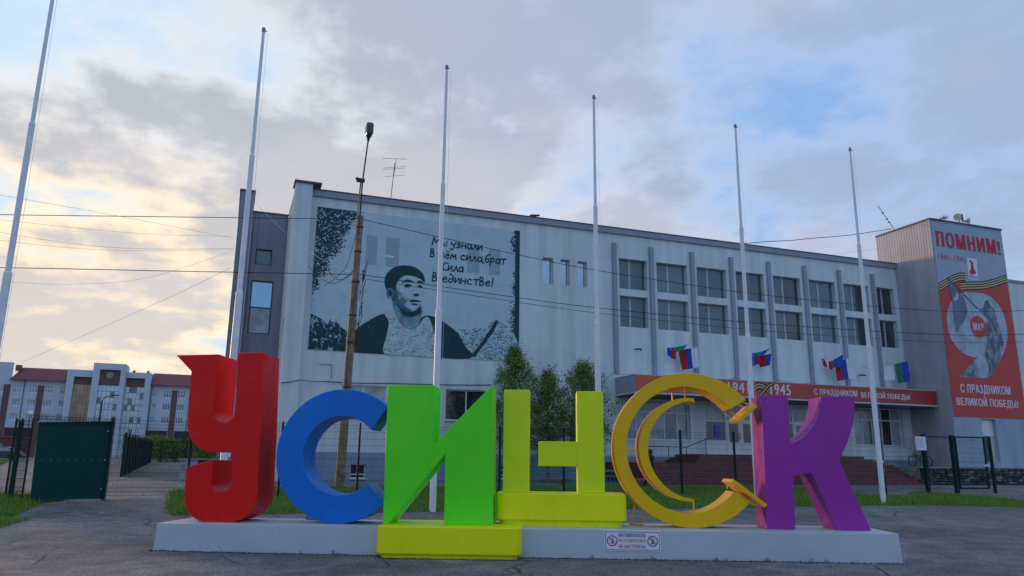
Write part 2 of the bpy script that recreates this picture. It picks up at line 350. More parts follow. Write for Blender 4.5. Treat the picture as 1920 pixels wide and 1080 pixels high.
def text(body, x0, x1, z0, z1, y, m, parent, bold=.03, shear=0., name='lettering', ext=.004, fn=None):
    """flat lettering fitted to a rectangle of the wall plane"""
    c = bpy.data.curves.new(name, 'FONT'); c.body = body; c.size = 1; c.offset = bold; c.extrude = .001; c.shear = shear; c.resolution_u = 3
    c.space_character = 1.04 + max(0, bold) * 2.2; c.offset = 0
    o = bpy.data.objects.new(name, c); link(o); dg = bpy.context.evaluated_depsgraph_get(); me = bpy.data.meshes.new_from_object(o.evaluated_get(dg))
    bpy.data.objects.remove(o)
    xs = [v.co.x for v in me.vertices]; ys = [v.co.y for v in me.vertices]; ax, bx, ay, by = min(xs), max(xs), min(ys), max(ys)
    o0 = ORI.get(parent.name, Vector())
    for v in me.vertices:
        X = x0 + (v.co.x - ax) / (bx - ax) * (x1 - x0); Z = z0 + (v.co.y - ay) / (by - ay) * (z1 - z0); Y = y - (ext if v.co.z > 0 else 0)
        p = Vector(fn(X, Z, Y)) if fn else Vector((X, Y, Z)); v.co = p - o0
    me.materials.clear(); me.materials.append(m)
    if bold > 0:
        bm = bmesh.new(); bm.from_mesh(me); src = bm.verts[:]; geom = bm.verts[:] + bm.edges[:] + bm.faces[:]
        hh = (z1 - z0) * bold * .75; ax_ = (Vector(fn(x0 + 1, 0, y)) - Vector(fn(x0, 0, y))) if fn else Vector((1, 0, 0)); out_ = (Vector(fn(x0, 0, y - 1)) - Vector(fn(x0, 0, y))) if fn else Vector((0, -1, 0))
        for i_, (sx, sz) in enumerate(((-1, 0), (1, 0), (-.5, .35), (.5, .35), (-.5, -.35), (.5, -.35))):
            r_ = bmesh.ops.duplicate(bm, geom=geom); vs_ = [q for q in r_['geom'] if isinstance(q, bmesh.types.BMVert)]
            for q in vs_: q.co += ax_ * (hh * sx) + Vector((0, 0, hh * sz * .6)) + out_ * (.0004 * (i_ + 1))
        bm.to_mesh(me); bm.free()
    t = link(bpy.data.objects.new(name, me)); t.parent = parent; return t
def sm_open(pts, k=5):
    P = [Vector(p) for p in pts]; out = []
    for i in range(len(P) - 1):
        p0, p1, p2, p3 = P[max(i - 1, 0)], P[i], P[i + 1], P[min(i + 2, len(P) - 1)]
        for s_ in range(k): t_ = s_ / k; out.append(tuple(.5 * ((2 * p1) + (p2 - p0) * t_ + (2 * p0 - 5 * p1 + 4 * p2 - p3) * t_ ** 2 + (3 * p1 - p0 - 3 * p2 + p3) * t_ ** 3)))
    return out + [tuple(P[-1])]
def arc(cx, cz, r, a0, a1, n=24): return [(cx + r * math.cos(R(a0 + (a1 - a0) * i / n)), cz + r * math.sin(R(a0 + (a1 - a0) * i / n))) for i in range(n + 1)]

# ---------------------------------------------------------------- ground
GP = [(-200, 0), (14, 0), (22, .15), (25, .42), (30, .55), (80, 1.1), (150, 1.45), (4000, 1.45)]
def G(y):
    for (a, u), (b, v) in zip(GP, GP[1:]):
        if y <= b: return u + (v - u) * max(0, (y - a) / (b - a))
    return GP[-1][1]
def gy_lines(y0, y1):
    ys = sorted({y0, y1, *[a for a, _ in GP if y0 < a < y1]}); return ys
def sheet(name, poly_rows, m, lift, kind='structure', parent=None):
    """rows: list of (y, x0, x1); follows the ground, lifted"""
    mb = MB()
    for (ya, a0, a1), (yb, b0, b1) in zip(poly_rows, poly_rows[1:]):
        mb.add([(a0, ya, G(ya) + lift), (a1, ya, G(ya) + lift), (b1, yb, G(yb) + lift), (b0, yb, G(yb) + lift)], [(0, 1, 2, 3)])
    return mb.obj(name, m, parent, kind=kind)
def densify(rows):
    out = []
    for (ya, a0, a1), (yb, b0, b1) in zip(rows, rows[1:]):
        ys = sorted({ya, yb, *[p for p, _ in GP if ya < p < yb]})
        for yy in ys[:-1]:
            t = (yy - ya) / (yb - ya); out.append((yy, a0 + (b0 - a0) * t, a1 + (b1 - a1) * t))
    out.append(rows[-1]); return out
sheet('ground', densify([(-200, -1500, 1500), (2500, -1500, 1500)]), M_ASPH, 0)

# grass: soil sheet + blades
def in_rows(rows, x, y):
    for (ya, a0, a1), (yb, b0, b1) in zip(rows, rows[1:]):
        if ya <= y <= yb:
            t = (y - ya) / (yb - ya); return a0 + (b0 - a0) * t <= x <= a1 + (b1 - a1) * t
    return False
def grass(rows, dens, hmin, hmax, wid=.012, soil=.004, edge=None, name='grass'):
    rows = densify(rows); sheet('lawn_soil', rows, M_LAWN, soil)
    mb = MB(); v, f = mb.v, mb.f
    for (ya, a0, a1), (yb, b0, b1) in zip(rows, rows[1:]):
        n = int(dens * (yb - ya) * ((a1 - a0) + (b1 - b0)) / 2)
        for _ in range(n):
            t = random.random(); y = ya + (yb - ya) * t; l = a0 + (b0 - a0) * t; r = a1 + (b1 - a1) * t
            x = l + (r - l) * random.random() + random.gauss(0, .05); y += random.gauss(0, .03)
            k = mnoise.noise(Vector((x * .8, y * .8, 3))) * .5 + .5
            h = (hmin + (hmax - hmin) * random.random() ** 1.5) * (.5 + 1.0 * k)
            a = random.random() * 6.28; dx, dy = math.cos(a) * wid, math.sin(a) * wid; b = random.random() * 6.28; ln = h * random.uniform(.1, .6)
            z = G(y); c = len(v); v += [(x - dx, y - dy, z), (x + dx, y + dy, z), (x + math.cos(b) * ln, y + math.sin(b) * ln, z + h)]; f.append((c, c + 1, c + 2))
    mb.m = [0] * len(f)
    me = bpy.data.meshes.new(name); me.from_pydata(v, [], f); me.materials.append(M_GRASS)
    o = link(bpy.data.objects.new(name, me)); o['kind'] = 'stuff'; return o
grass([(22.0, -1.1, 26.5), (22.4, -1.2, 26.9), (23.6, -1.3, 27.4), (24.4, -1.35, 24.2), (27.8, -1.4, 24.0), (29.2, 4.0, 23.6)], 420, .06, .20, .018, name='grass')
grass([(19.6, 30.2, 46), (20.4, 27.6, 46), (22.2, 25.2, 31.0), (23.4, 26.0, 30.4), (24.4, 26.6, 29.4), (25.4, 27.6, 28.9)], 300, .05, .18, .018)
grass([(22.9, 33, 48), (24.2, 32.6, 48)], 250, .05, .2, .018)
grass([(19.2, -9, -4.3), (21.4, -9, -4.15)], 520, .05, .16, .014)
grass([(22.0, -9, -4.6), (24.2, -9, -4.45), (24.8, -9, -4.0), (26.2, -9, -4.3)], 520, .06, .24, .014)
grass([(29, -30, -6.6), (60, -44, -14), (88, -50, -19)], 26, .1, .3, .05)
# painted and concrete lines on the ground
for rows in ([(30.9, 18.5, 34.6), (31.02, 18.5, 34.6)], [(29.5, 24.0, 34.0), (29.60, 24.0, 34.0)], [(28.2, 26.0, 31.2), (28.27, 26.0, 31.2)]):
    sheet('white_line', densify(rows), mat('worn_white_line_paint', (.42, .43, .43), .8, var=.3, vscale=4), .004)
sheet('white_line', densify([(26.0, -1.9, -1.2), (26.1, -1.9, -1.2)]), MATS['worn_white_line_paint'], .004)
mb = MB()
for i in range(5):
    x0 = -2.3 + i * .5; mb.add([(x0, 25.45 + i * .16, G(25.4) + .03), (x0 + .36, 25.55 + i * .16, G(25.4) + .03), (x0 + .36, 25.60 + i * .16, G(25.4) + .035), (x0, 25.50 + i * .16, G(25.4) + .035)], [(0, 1, 2, 3)])
mb.obj('white_line', MATS['worn_white_line_paint'], kind='structure')

# cracks in the asphalt and grit against the plinth
M_CRK = mat('dark_crack', (.022, .021, .020), .95, var=.3, vscale=20)
rc = random.Random(21)
def crack(pts, wd):
    mb = MB(); P = []
    for (a, b_) in zip(pts, pts[1:]):
        for i in range(10): t_ = i / 10; P.append((a[0] + (b_[0] - a[0]) * t_ + rc.gauss(0, .025), a[1] + (b_[1] - a[1]) * t_ + rc.gauss(0, .025), wd * rc.uniform(.4, 1.5)))
    v = [(x, y - w_ / 2, G(y) + .004) for x, y, w_ in P] + [(x, y + w_ / 2, G(y) + .004) for x, y, w_ in P]; k_ = len(P)
    mb.add(v, [(i, i + 1, k_ + i + 1, k_ + i) for i in range(k_ - 1)]); mb.obj('asphalt_crack', M_CRK, kind='structure')
crack([(14.49, 13.61), (15.28, 13.66), (16.27, 13.8), (17.32, 13.81), (19.53, 14.29)], 0.012)
crack([(15.69, 14.78), (16.36, 14.62)], 0.008)
crack([(4.65, 12.39), (4.49, 11.38), (4.2, 10.15)], 0.02)
crack([(-1.38, 13.19), (-1.11, 13.36), (-0.75, 13.51)], 0.012)
crack([(-0.45, 12.03), (-0.23, 12.74), (0.05, 14.58)], 0.014)
crack([(6.92, 11.61), (7.25, 10.58), (7.3, 9.49)], 0.012)
crack([(-2.98, 16.06), (-2.24, 15.53), (-1.33, 15.61)], 0.01)
mb = MB()
def chip(x, y, r, h):
    n_ = len(mb.v); a0 = rc.random() * 6.28
    mb.add([(x + r * math.cos(a0 + k * 2.09), y + r * math.sin(a0 + k * 2.09), G(y)) for k in range(3)] + [(x, y, G(y) + h)], [(0, 1, 3), (1, 2, 3), (2, 0, 3)])
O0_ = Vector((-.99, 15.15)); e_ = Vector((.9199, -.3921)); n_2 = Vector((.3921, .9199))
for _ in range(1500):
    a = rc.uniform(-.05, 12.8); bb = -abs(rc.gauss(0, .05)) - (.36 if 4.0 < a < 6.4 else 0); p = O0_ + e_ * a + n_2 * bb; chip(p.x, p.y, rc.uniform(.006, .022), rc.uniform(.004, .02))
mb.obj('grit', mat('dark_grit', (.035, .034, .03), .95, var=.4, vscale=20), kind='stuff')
mb = MB(); v = []
for _ in range(900):
    x, y = rc.uniform(-7, 16), rc.uniform(7.5, 16); chip(x, y, rc.uniform(.006, .016), rc.uniform(.003, .009))
mb.obj('loose_gravel', mat('pale_gravel', (.40, .39, .37), .9, var=.3, vscale=20), kind='stuff')

# ---------------------------------------------------------------- plinth and letters
O0 = Vector((-.99, 15.15, 0)); e = Vector((.9199, -.3921, 0)); nn = Vector((.3921, .9199, 0))
def LP(a, z, b): p = O0 + e * a + nn * b; return (p.x, p.y, z)
def lat(a, b, z=0): return Vector(LP(a, z, b))
plinth = thing('letter_plinth', lat(6.4, .75), 'long low grey white plinth carrying the six giant coloured letters', 'plinth')
MB().prism([(0, -.05), (12.76, -.05), (12.73, .478), (.03, .478)], LP, 0, 1.45).obj('plinth_block', M_PLINTH, plinth, bevel=.012)
def letter(name, label, outline, mats, b0, b1, a, bev=.01):
    t = thing(name, lat(a, (b0 + b1) / 2, .478), label, 'letter sculpture', 'giant coloured letters spelling the town name')
    MB().prism(outline, LP, b0, b1).obj('letter_body', mats, t, bevel=bev); return t
def brace(t, a, b, m):
    o = MB(); o.tube([LP(a - .07, .485, b + .1), LP(a + .02, .80, b + .25)], .016, 6); o.tube([LP(a + .12, .485, b), LP(a + .20, .74, b + .1)], .016, 6)
    o.tube([LP(a - .09, .49, b + .13), LP(a + .12, .49, b - .02)], .018, 6); o.obj('brace', m, t)
u = [(-.13, 3.48), (.69, 3.50)] + [(.70, 2.44)] + arc(.897, 2.43, .195, 180, 360, 16)[1:] + [(1.045, 3.525), (1.535, 3.54), (1.60, 2.2), (1.635, 1.0)]
u += arc(1.175, .945, .462, 0, -90, 14)[0:] + arc(.755, .93, .452, 270, 180, 14) + [(.285, 1.43), (.77, 1.565)] + arc(.96, 1.16, .18, 180, 360, 14) + [(1.115, 1.70), (.74, 1.70)]
u += arc(.74, 2.22, .52, 270, 180, 16)[1:] + [(.19, 3.18)]
letter('letter_red', 'tall red letter У at the left end of the plinth', u, P_RED, .35, 1.22, .9)
c = arc(3.12, 1.67, 1.19, 47, 315, 72) + arc(3.12, 1.67, .70, 316, 40, 56)
t = letter('letter_blue', 'round blue letter С between the red and green letters', c, P_BLUE, .35, 1.12, 3.1)
brace(t, 2.36, 1.15, P_BLUE)
b = MB(); b.prism([(3.76, 2.30), (3.95, 2.32), (3.96, 2.335), (3.77, 2.315)], LP, .347, .35); b.obj('scratch_mark', M_BLACK, t)
g = [(3.97, 2.92), (4.83, 2.92), (4.83, 1.87), (5.88, 2.94), (5.91, .512), (5.065, .512), (5.05, 1.70), (4.10, .512), (3.995, .512)]
letter('letter_green', 'bright green letter И standing on the front yellow pedestal', g, P_GREEN, .10, .92, 4.95)
def rr(a0, a1, b0, b1, r, k=8):
    o = []
    for (ca, cb, s) in ((a1 - r, b1 - r, 0), (a0 + r, b1 - r, 90), (a0 + r, b0 + r, 180), (a1 - r, b0 + r, 270)): o += arc(ca, cb, r, s, s + 90, k)
    return o
def ped(a0, a1, b0, b1, z0, z1, zb, label, r=.17):
    t = thing('yellow_pedestal', lat((a0 + a1) / 2, (b0 + b1) / 2, zb), label, 'pedestal')
    P = lambda a, bq, z: LP(a, z, bq)
    MB().prism(rr(a0, a1, b0, b1, r), P, z0, z1).obj('pedestal_block', P_YEL, t, bevel=.018)
    MB().prism(rr(a0 + .07, a1 - .07, b0 + .06, b1 - .06, r), P, zb, z0).obj('foot_band', P_YEL, t)
ped(3.97, 6.42, -.36, 1.12, .065, .511, 0, 'yellow rounded pedestal under the green letter, standing forward on the asphalt')
ped(5.94, 8.26, .36, 1.30, .585, 1.045, .479, 'yellow rounded pedestal on the plinth under the yellow green letter')
t = thing('letter_yellow_green', lat(7, .9, 1.046), 'yellow green letter Н with a short crossbar on its raised pedestal', 'letter sculpture', 'giant coloured letters spelling the town name')
MB().prism([(6.05, 1.046), (6.53, 1.046), (6.53, 2.89), (6.05, 2.89)], LP, .56, 1.10).obj('left_stem', P_LIME, t, bevel=.01)
MB().prism([(7.40, 1.046), (7.89, 1.046), (7.875, 2.87), (7.395, 2.87)], LP, .56, 1.10).obj('right_stem', P_LIME, t, bevel=.01)
MB().prism([(6.69, 1.515), (7.398, 1.515), (7.398, 1.955), (6.69, 1.955)], LP, .562, 1.09).obj('crossbar', P_LIME, t, bevel=.01)
# golden crescent letter
og = arc(9.42, 1.843, 1.365, 40, 319, 80)
inn = []
for i in range(71):
    th = 316 - (316 - 43) * i / 70; dd = min(th, 360 - th); r = 1.12 - .075 * max(0, (95 - dd) / 52); inn.append((9.405 + r * math.cos(R(th)), 1.84 + r * math.sin(R(th))))
t = letter('letter_golden', 'golden yellow open letter С with a thin crescent inside it', og + inn, P_GOLD, .50, 1.12, 9.4)
cr = arc(9.42, 1.84, .915, 84, 270, 48) + [(9.45, .965)] + arc(9.54, 1.83, .868, 262, 96, 44) + [(9.555, 2.665)]
MB().prism(cr, LP, .50, 1.10).obj('inner_crescent', P_GOLD, t, bevel=.006)
for (a, z0, z1, b) in ((9.37, 2.73, 2.97, .55), (9.22, 2.72, 2.95, 1.0), (9.45, .72, .97, .55)):
    MB().tube([LP(a, z0, b), LP(a, z1, b)], .014, 6).obj('connecting_rod', P_GOLD, t)
MB().tube([LP(8.27, 1.82, .56), LP(8.53, 1.82, .56)], .014, 6).obj('connecting_rod', P_GOLD, t)
MB().prism([(10.30, 2.39), (10.35, 2.34), (10.64, 2.60), (10.59, 2.65)], LP, .42, 1.20).obj('end_plate', P_GOLD, t, bevel=.005)
MB().prism([(10.10, 1.27), (10.15, 1.325), (10.71, .90), (10.66, .845)], LP, .42, 1.20).obj('end_plate', P_GOLD, t, bevel=.005)
for (a, z, a2, z2) in ((10.18, 2.52, 10.34, 2.40), (10.42, 2.69, 10.58, 2.62), (10.17, 1.14, 10.18, 1.28), (10.42, .98, 10.5, 1.04)):
    for b in (.56, 1.05): MB().tube([LP(a, z, b), LP(a2, z2, b)], .012, 6).obj('connecting_rod', P_GOLD, t)
brace(t, 8.46, .95, P_GOLD)
k = [(10.735, 2.81), (11.22, 2.81), (11.21, 1.955), (11.34, 2.0), (11.46, 2.08), (11.55, 2.17), (11.63, 2.27), (11.71, 2.40), (11.77, 2.53), (11.80, 2.66), (11.81, 2.795), (12.41, 2.79),
     (12.395, 2.62), (12.37, 2.46), (12.33, 2.29), (12.27, 2.12), (12.19, 1.94), (12.10, 1.79), (12.04, 1.66), (12.49, .479), (11.90, .479), (11.53, 1.45), (11.21, 1.38), (11.19, .479), (10.70, .479)]
letter('letter_purple', 'purple letter К with a curved upper arm at the right end of the plinth', k, P_PURP, .50, 1.20, 11.6)
# warning sign on the plinth
sg = thing('warning_sign', LP(8.295, .30, -.012), 'white warning sign with two crossed-out pictograms on the plinth front', 'sign')
M_WHITE = mat('white_print', (.72, .75, .82), .5, var=.03); M_NAVY = mat('navy_print', (.02, .03, .13), .5, var=.02); M_MAR = mat('maroon_print', (.30, .02, .06), .5, var=.02)
M_ORG = mat('orange_print', (.62, .22, .08), .5, var=.02); M_REDP = mat('red_print', (.55, .03, .04), .5, var=.02); M_BLU = mat('blue_print', (.06, .12, .42), .5, var=.02)
SLA = lambda a, z, b: LP(a, z, b)
MB().prism([(7.82, .135), (8.77, .135), (8.77, .465), (7.82, .465)], LP, -.012, 0.012).obj('sign_plate', M_WHITE, sg)
b = MB()
for (x0, x1, z0, z1) in ((7.84, 8.75, .440, .449), (7.84, 8.75, .151, .160), (7.84, 7.849, .160, .440), (8.741, 8.75, .160, .440)): b.prism([(x0, z0), (x1, z0), (x1, z1), (x0, z1)], LP, -.014, -.012)
b.obj('border', M_MAR, sg)
for cx in (7.955, 8.635):
    b = MB(); ring = arc(cx, .30, .088, 0, 360, 28)[:-1]; ri = arc(cx, .30, .074, 0, 360, 28)[:-1]
    kq = len(ring); b.add([LP(a, z, -.016) for a, z in ring] + [LP(a, z, -.016) for a, z in ri], [(i, (i+1) % kq, kq + (i+1) % kq, kq + i) for i in range(kq)])
    b.flat([(cx - .062, .354), (cx - .054, .362), (cx + .062, .246), (cx + .054, .238)], LP, -.017); b.obj('prohibition_ring', M_MAR, sg)
    b = MB(); b.flat(arc(cx + (.01 if cx < 8.2 else -.01), .352, .011, 0, 360, 10)[:-1], LP, -.015, 0)
    b.flat([(cx - .012, .335), (cx + .02, .335), (cx + .032, .285), (cx + .004, .28)], LP, -.015, 1)
    b.flat([(cx - .04, .25), (cx - .02, .25), (cx + .012, .285), (cx - .01, .295)], LP, -.0152, 2); b.flat([(cx + .0, .25), (cx + .018, .25), (cx + .02, .285), (cx + .002, .29)], LP, -.0154, 2)
    b.obj('pictogram', [M_NAVY, M_ORG, M_BLU], sg)
for body, z0, z1, m in (('НА ПОВЕРХНОСТЬ', .365, .42, M_NAVY), ('НЕ САДИТЬСЯ И', .275, .33, M_ORG), ('НЕ НАСТУПАТЬ!', .185, .24, M_REDP)):
    text(body, 8.065, 8.515, z0, z1, -.0125, m, sg, .018, fn=lambda X, Z, Y: LP(X, Z, Y), ext=.002)

# ---------------------------------------------------------------- flagpoles
PL = [(-5.46, 21.83), (.06, 21.94), (5.82, 22.06), (11.25, 22.17), (17.35, 22.3), (23.06, 22.41)]
PLAB = ['leftmost white flagpole, cut by the left edge of the picture', 'white flagpole rising behind the tall red letter', 'white flagpole seen through the green letter, in front of the mural',
        'white flagpole behind the yellow green letter', 'white flagpole rising just left of the purple letter', 'rightmost white flagpole, right of the purple letter, before the lower banner text']
for (x, y), lb in zip(PL, PLAB):
    g0 = G(y) - .02; t = thing('flagpole', (x, y, g0), lb, 'flagpole', 'row of white flagpoles')
    lean = (.0 if x > 0 else -.05)
    MB().tube([(x, y, g0), (x, y, 6.1)], .098, 16).obj('lower_tube', M_WPOLE, t, smooth=True)
    MB().tube([(x, y, 6.1), (x, y, 10.15)], .074, 16).obj('middle_tube', M_WPOLE, t, smooth=True)
    MB().tube([(x, y, 10.15), (x, y, 14.15)], [.054, .046], 14).obj('upper_tube', M_WPOLE, t, smooth=True)
    MB().lathe([(.100, 0), (.104, .03), (.085, .10), (.074, .12)], (x, y, 6.02), 16).obj('collar', M_WPOLE, t, smooth=True)
    MB().lathe([(.076, 0), (.079, .03), (.055, .1)], (x, y, 10.1), 16).obj('collar', M_WPOLE, t, smooth=True)
    tp = MB(); tp.lathe([(.046, 0), (.056, .02), (.056, .12), (.04, .16), (.004, .18)], (x, y, 14.13), 12); tp.tube([(x, y, 14.2), (x + .10, y - .04, 14.17)], .014, 6); tp.obj('pulley_cap', mat('grey_cast_metal', (.2, .2, .22), .5), t)
    MB().tube([(x + .12, y - .06, 14.1), (x + .15, y - .05, 8), (x + .135, y - .06, 1.2)], .004, 4).obj('halyard', M_WPOLE, t)
    cl = MB(); cl.box(x + .09, x + .16, y - .03, y + .03, 1.5 + g0, 1.6 + g0); cl.obj('cleat', M_WPOLE, t)

# ---------------------------------------------------------------- culture house
Y0 = 36.5
H = thing('culture_house', (20, Y0, .55), 'long pale grey culture house with mural, window grid and entrance canopy', 'building')
def wall_holes(x0, x1, z0, z1, y, th, holes, m, name, parent, label=None, fn=XZ):
    xs = sorted({x0, x1, *[h[0] for h in holes], *[h[1] for h in holes]}); zs = sorted({z0, z1, *[h[2] for h in holes], *[h[3] for h in holes]})
    mb = MB()
    for xa, xb in zip(xs, xs[1:]):
        for za, zb in zip(zs, zs[1:]):
            if any(h[0] - 1e-6 <= xa and xb <= h[1] + 1e-6 and h[2] - 1e-6 <= za and zb <= h[3] + 1e-6 for h in holes): continue
            mb.add([fn(xa, za, y), fn(xb, za, y), fn(xb, zb, y), fn(xa, zb, y)], [(0, 1, 2, 3)])
    for hx0, hx1, hz0, hz1 in holes:
        a = [fn(hx0, hz0, y), fn(hx1, hz0, y), fn(hx1, hz1, y), fn(hx0, hz1, y)]; bq = [fn(hx0, hz0, y + th), fn(hx1, hz0, y + th), fn(hx1, hz1, y + th), fn(hx0, hz1, y + th)]
        mb.add(a + bq, [(0, 4, 5, 1), (1, 5, 6, 2), (2, 6, 7, 3), (3, 7, 4, 0)])
    return mb.obj(name, m, parent, label=label)
def window(x0, x1, z0, z1, y, cols, rows, parent, fm=None, gm=None, fw=.06, depth=.05, mull=None, name='window', sill=True, fn=XZ, gms=None):
    """frame with a pane per cell; cols/rows: inner division positions"""
    fm = fm or M_FRAME; gm = gm or M_GLASS; fr = MB(); mull = mull or fw
    def bar(a, b_, c_, d): fr.prism([(a, c_), (b_, c_), (b_, d), (a, d)], fn, y, y + depth)
    bar(x0, x1, z0, z0 + fw); bar(x0, x1, z1 - fw, z1); bar(x0, x0 + fw, z0 + fw, z1 - fw); bar(x1 - fw, x1, z0 + fw, z1 - fw)
    xc = [x0 + fw / 2] + list(cols) + [x1 - fw / 2]; zc = [z0 + fw / 2] + list(rows) + [z1 - fw / 2]
    for i, cx in enumerate(cols): bar(cx - mull / 2, cx + mull / 2, z0 + fw, z1 - fw)
    for cz in rows:
        segs = [x0 + fw] + [q for cx in cols for q in (cx - mull / 2, cx + mull / 2)] + [x1 - fw]
        for a, b_ in zip(segs[::2], segs[1::2]): bar(a, b_, cz - fw / 2, cz + fw / 2)
    o = fr.obj(name, fm, parent)
    n = 0
    for i, (a, b_) in enumerate(zip(xc, xc[1:])):
        for c_, d in zip(zc, zc[1:]):
            g_ = (gms[n % len(gms)] if gms else gm); n += 1
            p = MB(); p.prism([(a, c_), (b_, c_), (b_, d), (a, d)], fn, y + depth * .5, y + depth * .5 + .008)
            ob = p.obj('pane', g_, parent); ob.parent = o
    if sill:
        s = MB(); s.prism([(x0 - .03, z0 - .04), (x1 + .05, z0 - .04), (x1 + .05, z0 + .0), (x0 - .03, z0 + .0)], fn, y - .25, y + .0); ob = s.obj('sill', M_FRAME, parent); ob.parent = o
    return o
pil = [19.63] + [22.0 + 2.722 * i for i in range(7)]
wins = [(19.95, 21.72), (22.36, 24.40)] + [(25.06 + 2.722 * i, 27.1 + 2.722 * i) for i in range(4)] + [(35.95, 37.98), (38.66, 40.12)]
holes = [(a, b_, 11.05, 12.80) for a, b_ in wins] + [(a, b_, 8.90, 10.65) for a, b_ in wins]
sm = [(15.32, 15.92), (16.36, 16.90), (17.38, 17.96)]
holes += [(a, b_, 10.9, 12.36) for a, b_ in sm]
gw = [(5.0, 7.16), (10.1, 12.35)]
holes += [(a, b_, 3.52, 5.05) for a, b_ in gw]
holes += [(20.15, 24.20, 2.79, 4.97), (25.22, 34.78, 2.05, 4.97), (35.85, 39.75, 2.73, 5.03)]
wall_holes(3.0, 40.45, 1.90, 14.18, Y0, .32, holes, M_WALL, 'front_wall', H)
wall_holes(3.0, 40.45, .3, 1.90, Y0 - .03, .3, [(5.62, 6.34, .74, 1.40), (13.0, 13.7, .74, 1.40)], M_BASE, 'base_wall', H)
MB().box(3.0, 40.45, Y0 + .33, Y0 + 18, .3, 14.3).obj('rear_block', M_WALL, H)
MB().box(3.02, 40.44, Y0 - .12, Y0 + .3, 14.18, 14.50).obj('parapet', M_TRIM, H, bevel=.01)
MB().box(3.02, 40.44, Y0 - .16, Y0 + .34, 14.503, 14.545).obj('coping', M_DARKTRIM, H)
for i, px in enumerate(pil):
    MB().box(px - .12, px + .12, Y0 - .14, Y0 - .002, 6.2 if i else 6.3, 13.62).obj('pilaster', M_PIL, H)
for i, (a, b_) in enumerate(wins):
    for z0, z1 in ((11.05, 12.80), (8.90, 10.65)):
        mid = a + (b_ - a) * .40
        gmm = M_GLASSD if i == 7 else M_GLASS
        window(a, b_, z0, z1, Y0 + .26, [mid + .06], [], H, M_FRAME2, gmm, .03, mull=.13, gms=[(M_GLASS, M_GLASS2, M_GLASS3)[(i * 5 + k_ * 3 + int(z0)) % 3] for k_ in range(2)] if i not in (4, 6, 7) else ([M_GLASS, M_GLASSE] if i < 7 else [M_GLASSE]))
for a, b_ in sm: window(a, b_, 10.9, 12.36, Y0 + .24, [], [], H, M_FRAME, M_GLASSB, .04)
for a, b_ in gw: window(a, b_, 3.52, 5.05, Y0 + .12, [(a + b_) / 2 - .02], [], H, M_FRAME, M_GLASSC if a < 8 else M_GLASSD, .06)
window(5.62, 6.34, .74, 1.40, Y0 + .1, [5.98], [.92], H, M_FRAME, M_GLASSD, .05); window(13.0, 13.7, .74, 1.40, Y0 + .1, [13.35], [.92], H, M_FRAME, M_GLASSD, .05)
window(20.15, 24.20, 2.79, 4.97, Y0 + .2, [20.9, 21.75, 22.65, 23.45], [4.28], H, M_FRAME, M_GLASSC, .07, gms=[M_GLASSC, M_GLASSC, M_GLASSC, M_GLASSC, M_GLASSC, M_GLASSC, M_GLASS, M_GLASSC])
window(35.85, 39.75, 2.73, 5.03, Y0 + .2, [36.65, 37.42, 38.2, 38.95], [4.28], H, M_FRAME, M_GLASSC, .07, gms=[M_GLASSC, M_GLASSC, M_GLASS, M_GLASSC, M_GLASSD, M_GLASSD, M_GLASSD, M_GLASSD])
# entrance: glazed screen with doors
for (a, b_) in ((25.22, 26.70), (28.62, 30.02), (30.02, 31.42), (33.34, 34.78)):
    window(a, b_, 2.79, 4.97, Y0 + .2, [], [3.92], H, M_FRAME, M_GLASSD, .07, sill=False, gms=[M_GLASSD, M_GLASSC])
    MB().box(a + .003, b_ - .003, Y0 + .2, Y0 + .26, 2.05, 2.787).obj('entrance_panel', M_FRAME, H)
for (a, b_) in ((26.70, 28.62), (31.42, 33.34)):
    window(a, b_, 3.96, 4.97, Y0 + .2, [(a + b_) / 2], [], H, M_FRAME, M_GLASSC, .07, sill=False)
    for d0 in (a, (a + b_) / 2):
        d = MB(); d1 = d0 + .955
        d.box(d0 + .005, d1, Y0 + .18, Y0 + .24, 2.05, 2.75); d.box(d0 + .005, d0 + .17, Y0 + .18, Y0 + .24, 2.75, 3.80); d.box(d1 - .165, d1, Y0 + .18, Y0 + .24, 2.75, 3.80); d.box(d0 + .005, d1, Y0 + .18, Y0 + .24, 3.80, 3.957)
        o = d.obj('door', M_FRAME, H); p = MB(); p.box(d0 + .17, d1 - .165, Y0 + .20, Y0 + .21, 2.75, 3.80); ob = p.obj('pane', M_GLASSD, H); ob.parent = o
        p = MB(); p.tube([(d0 + .85, Y0 + .13, 2.9), (d0 + .85, Y0 + .13, 3.3)], .018, 6); ob = p.obj('handle', M_DARK, H); ob.parent = o
po = MB(); po.box(25.9, 26.3, Y0 + .19, Y0 + .198, 3.0, 3.7); po.obj('door_notice', M_BLU, H)
# pier, side wall, grey rear wing
MB().box(2.2, 3.0, 36.0, 36.9, .3, 14.62).obj('corner_pier', M_SMOOTH, H, bevel=.01)
MB().box(2.13, 3.42, 35.9, 37.0, 14.623, 14.72).obj('pier_cap', M_DARKTRIM, H)
wall_holes(36.92, 41.0, .3, 14.45, 2.25, .35, [(37.3, 38.5, 7.4, 8.3)], M_WALLY, 'side_wall', H, fn=YZ)
window(37.3, 38.5, 7.4, 8.3, 2.50, [37.9], [], H, M_FRAME, M_GLASSD, .05, fn=YZ, sill=False)
MB().box(2.24, 3.0, 36.95, 41, 14.455, 14.52).obj('side_coping', M_DARKTRIM, H)
sc_ = 41 / 44
wall_holes(.42, 2.24, .3, 14.42, 41.0, .3, [(.73, 1.56, 11.58, 12.44), (.66, 1.76, 7.9, 10.72)], M_GREYW, 'rear_wing_wall', H)
MB().box(-.28, .42, 40.7, 47, .3, 15.45).obj('rear_wing_pier', M_GREYW, H)
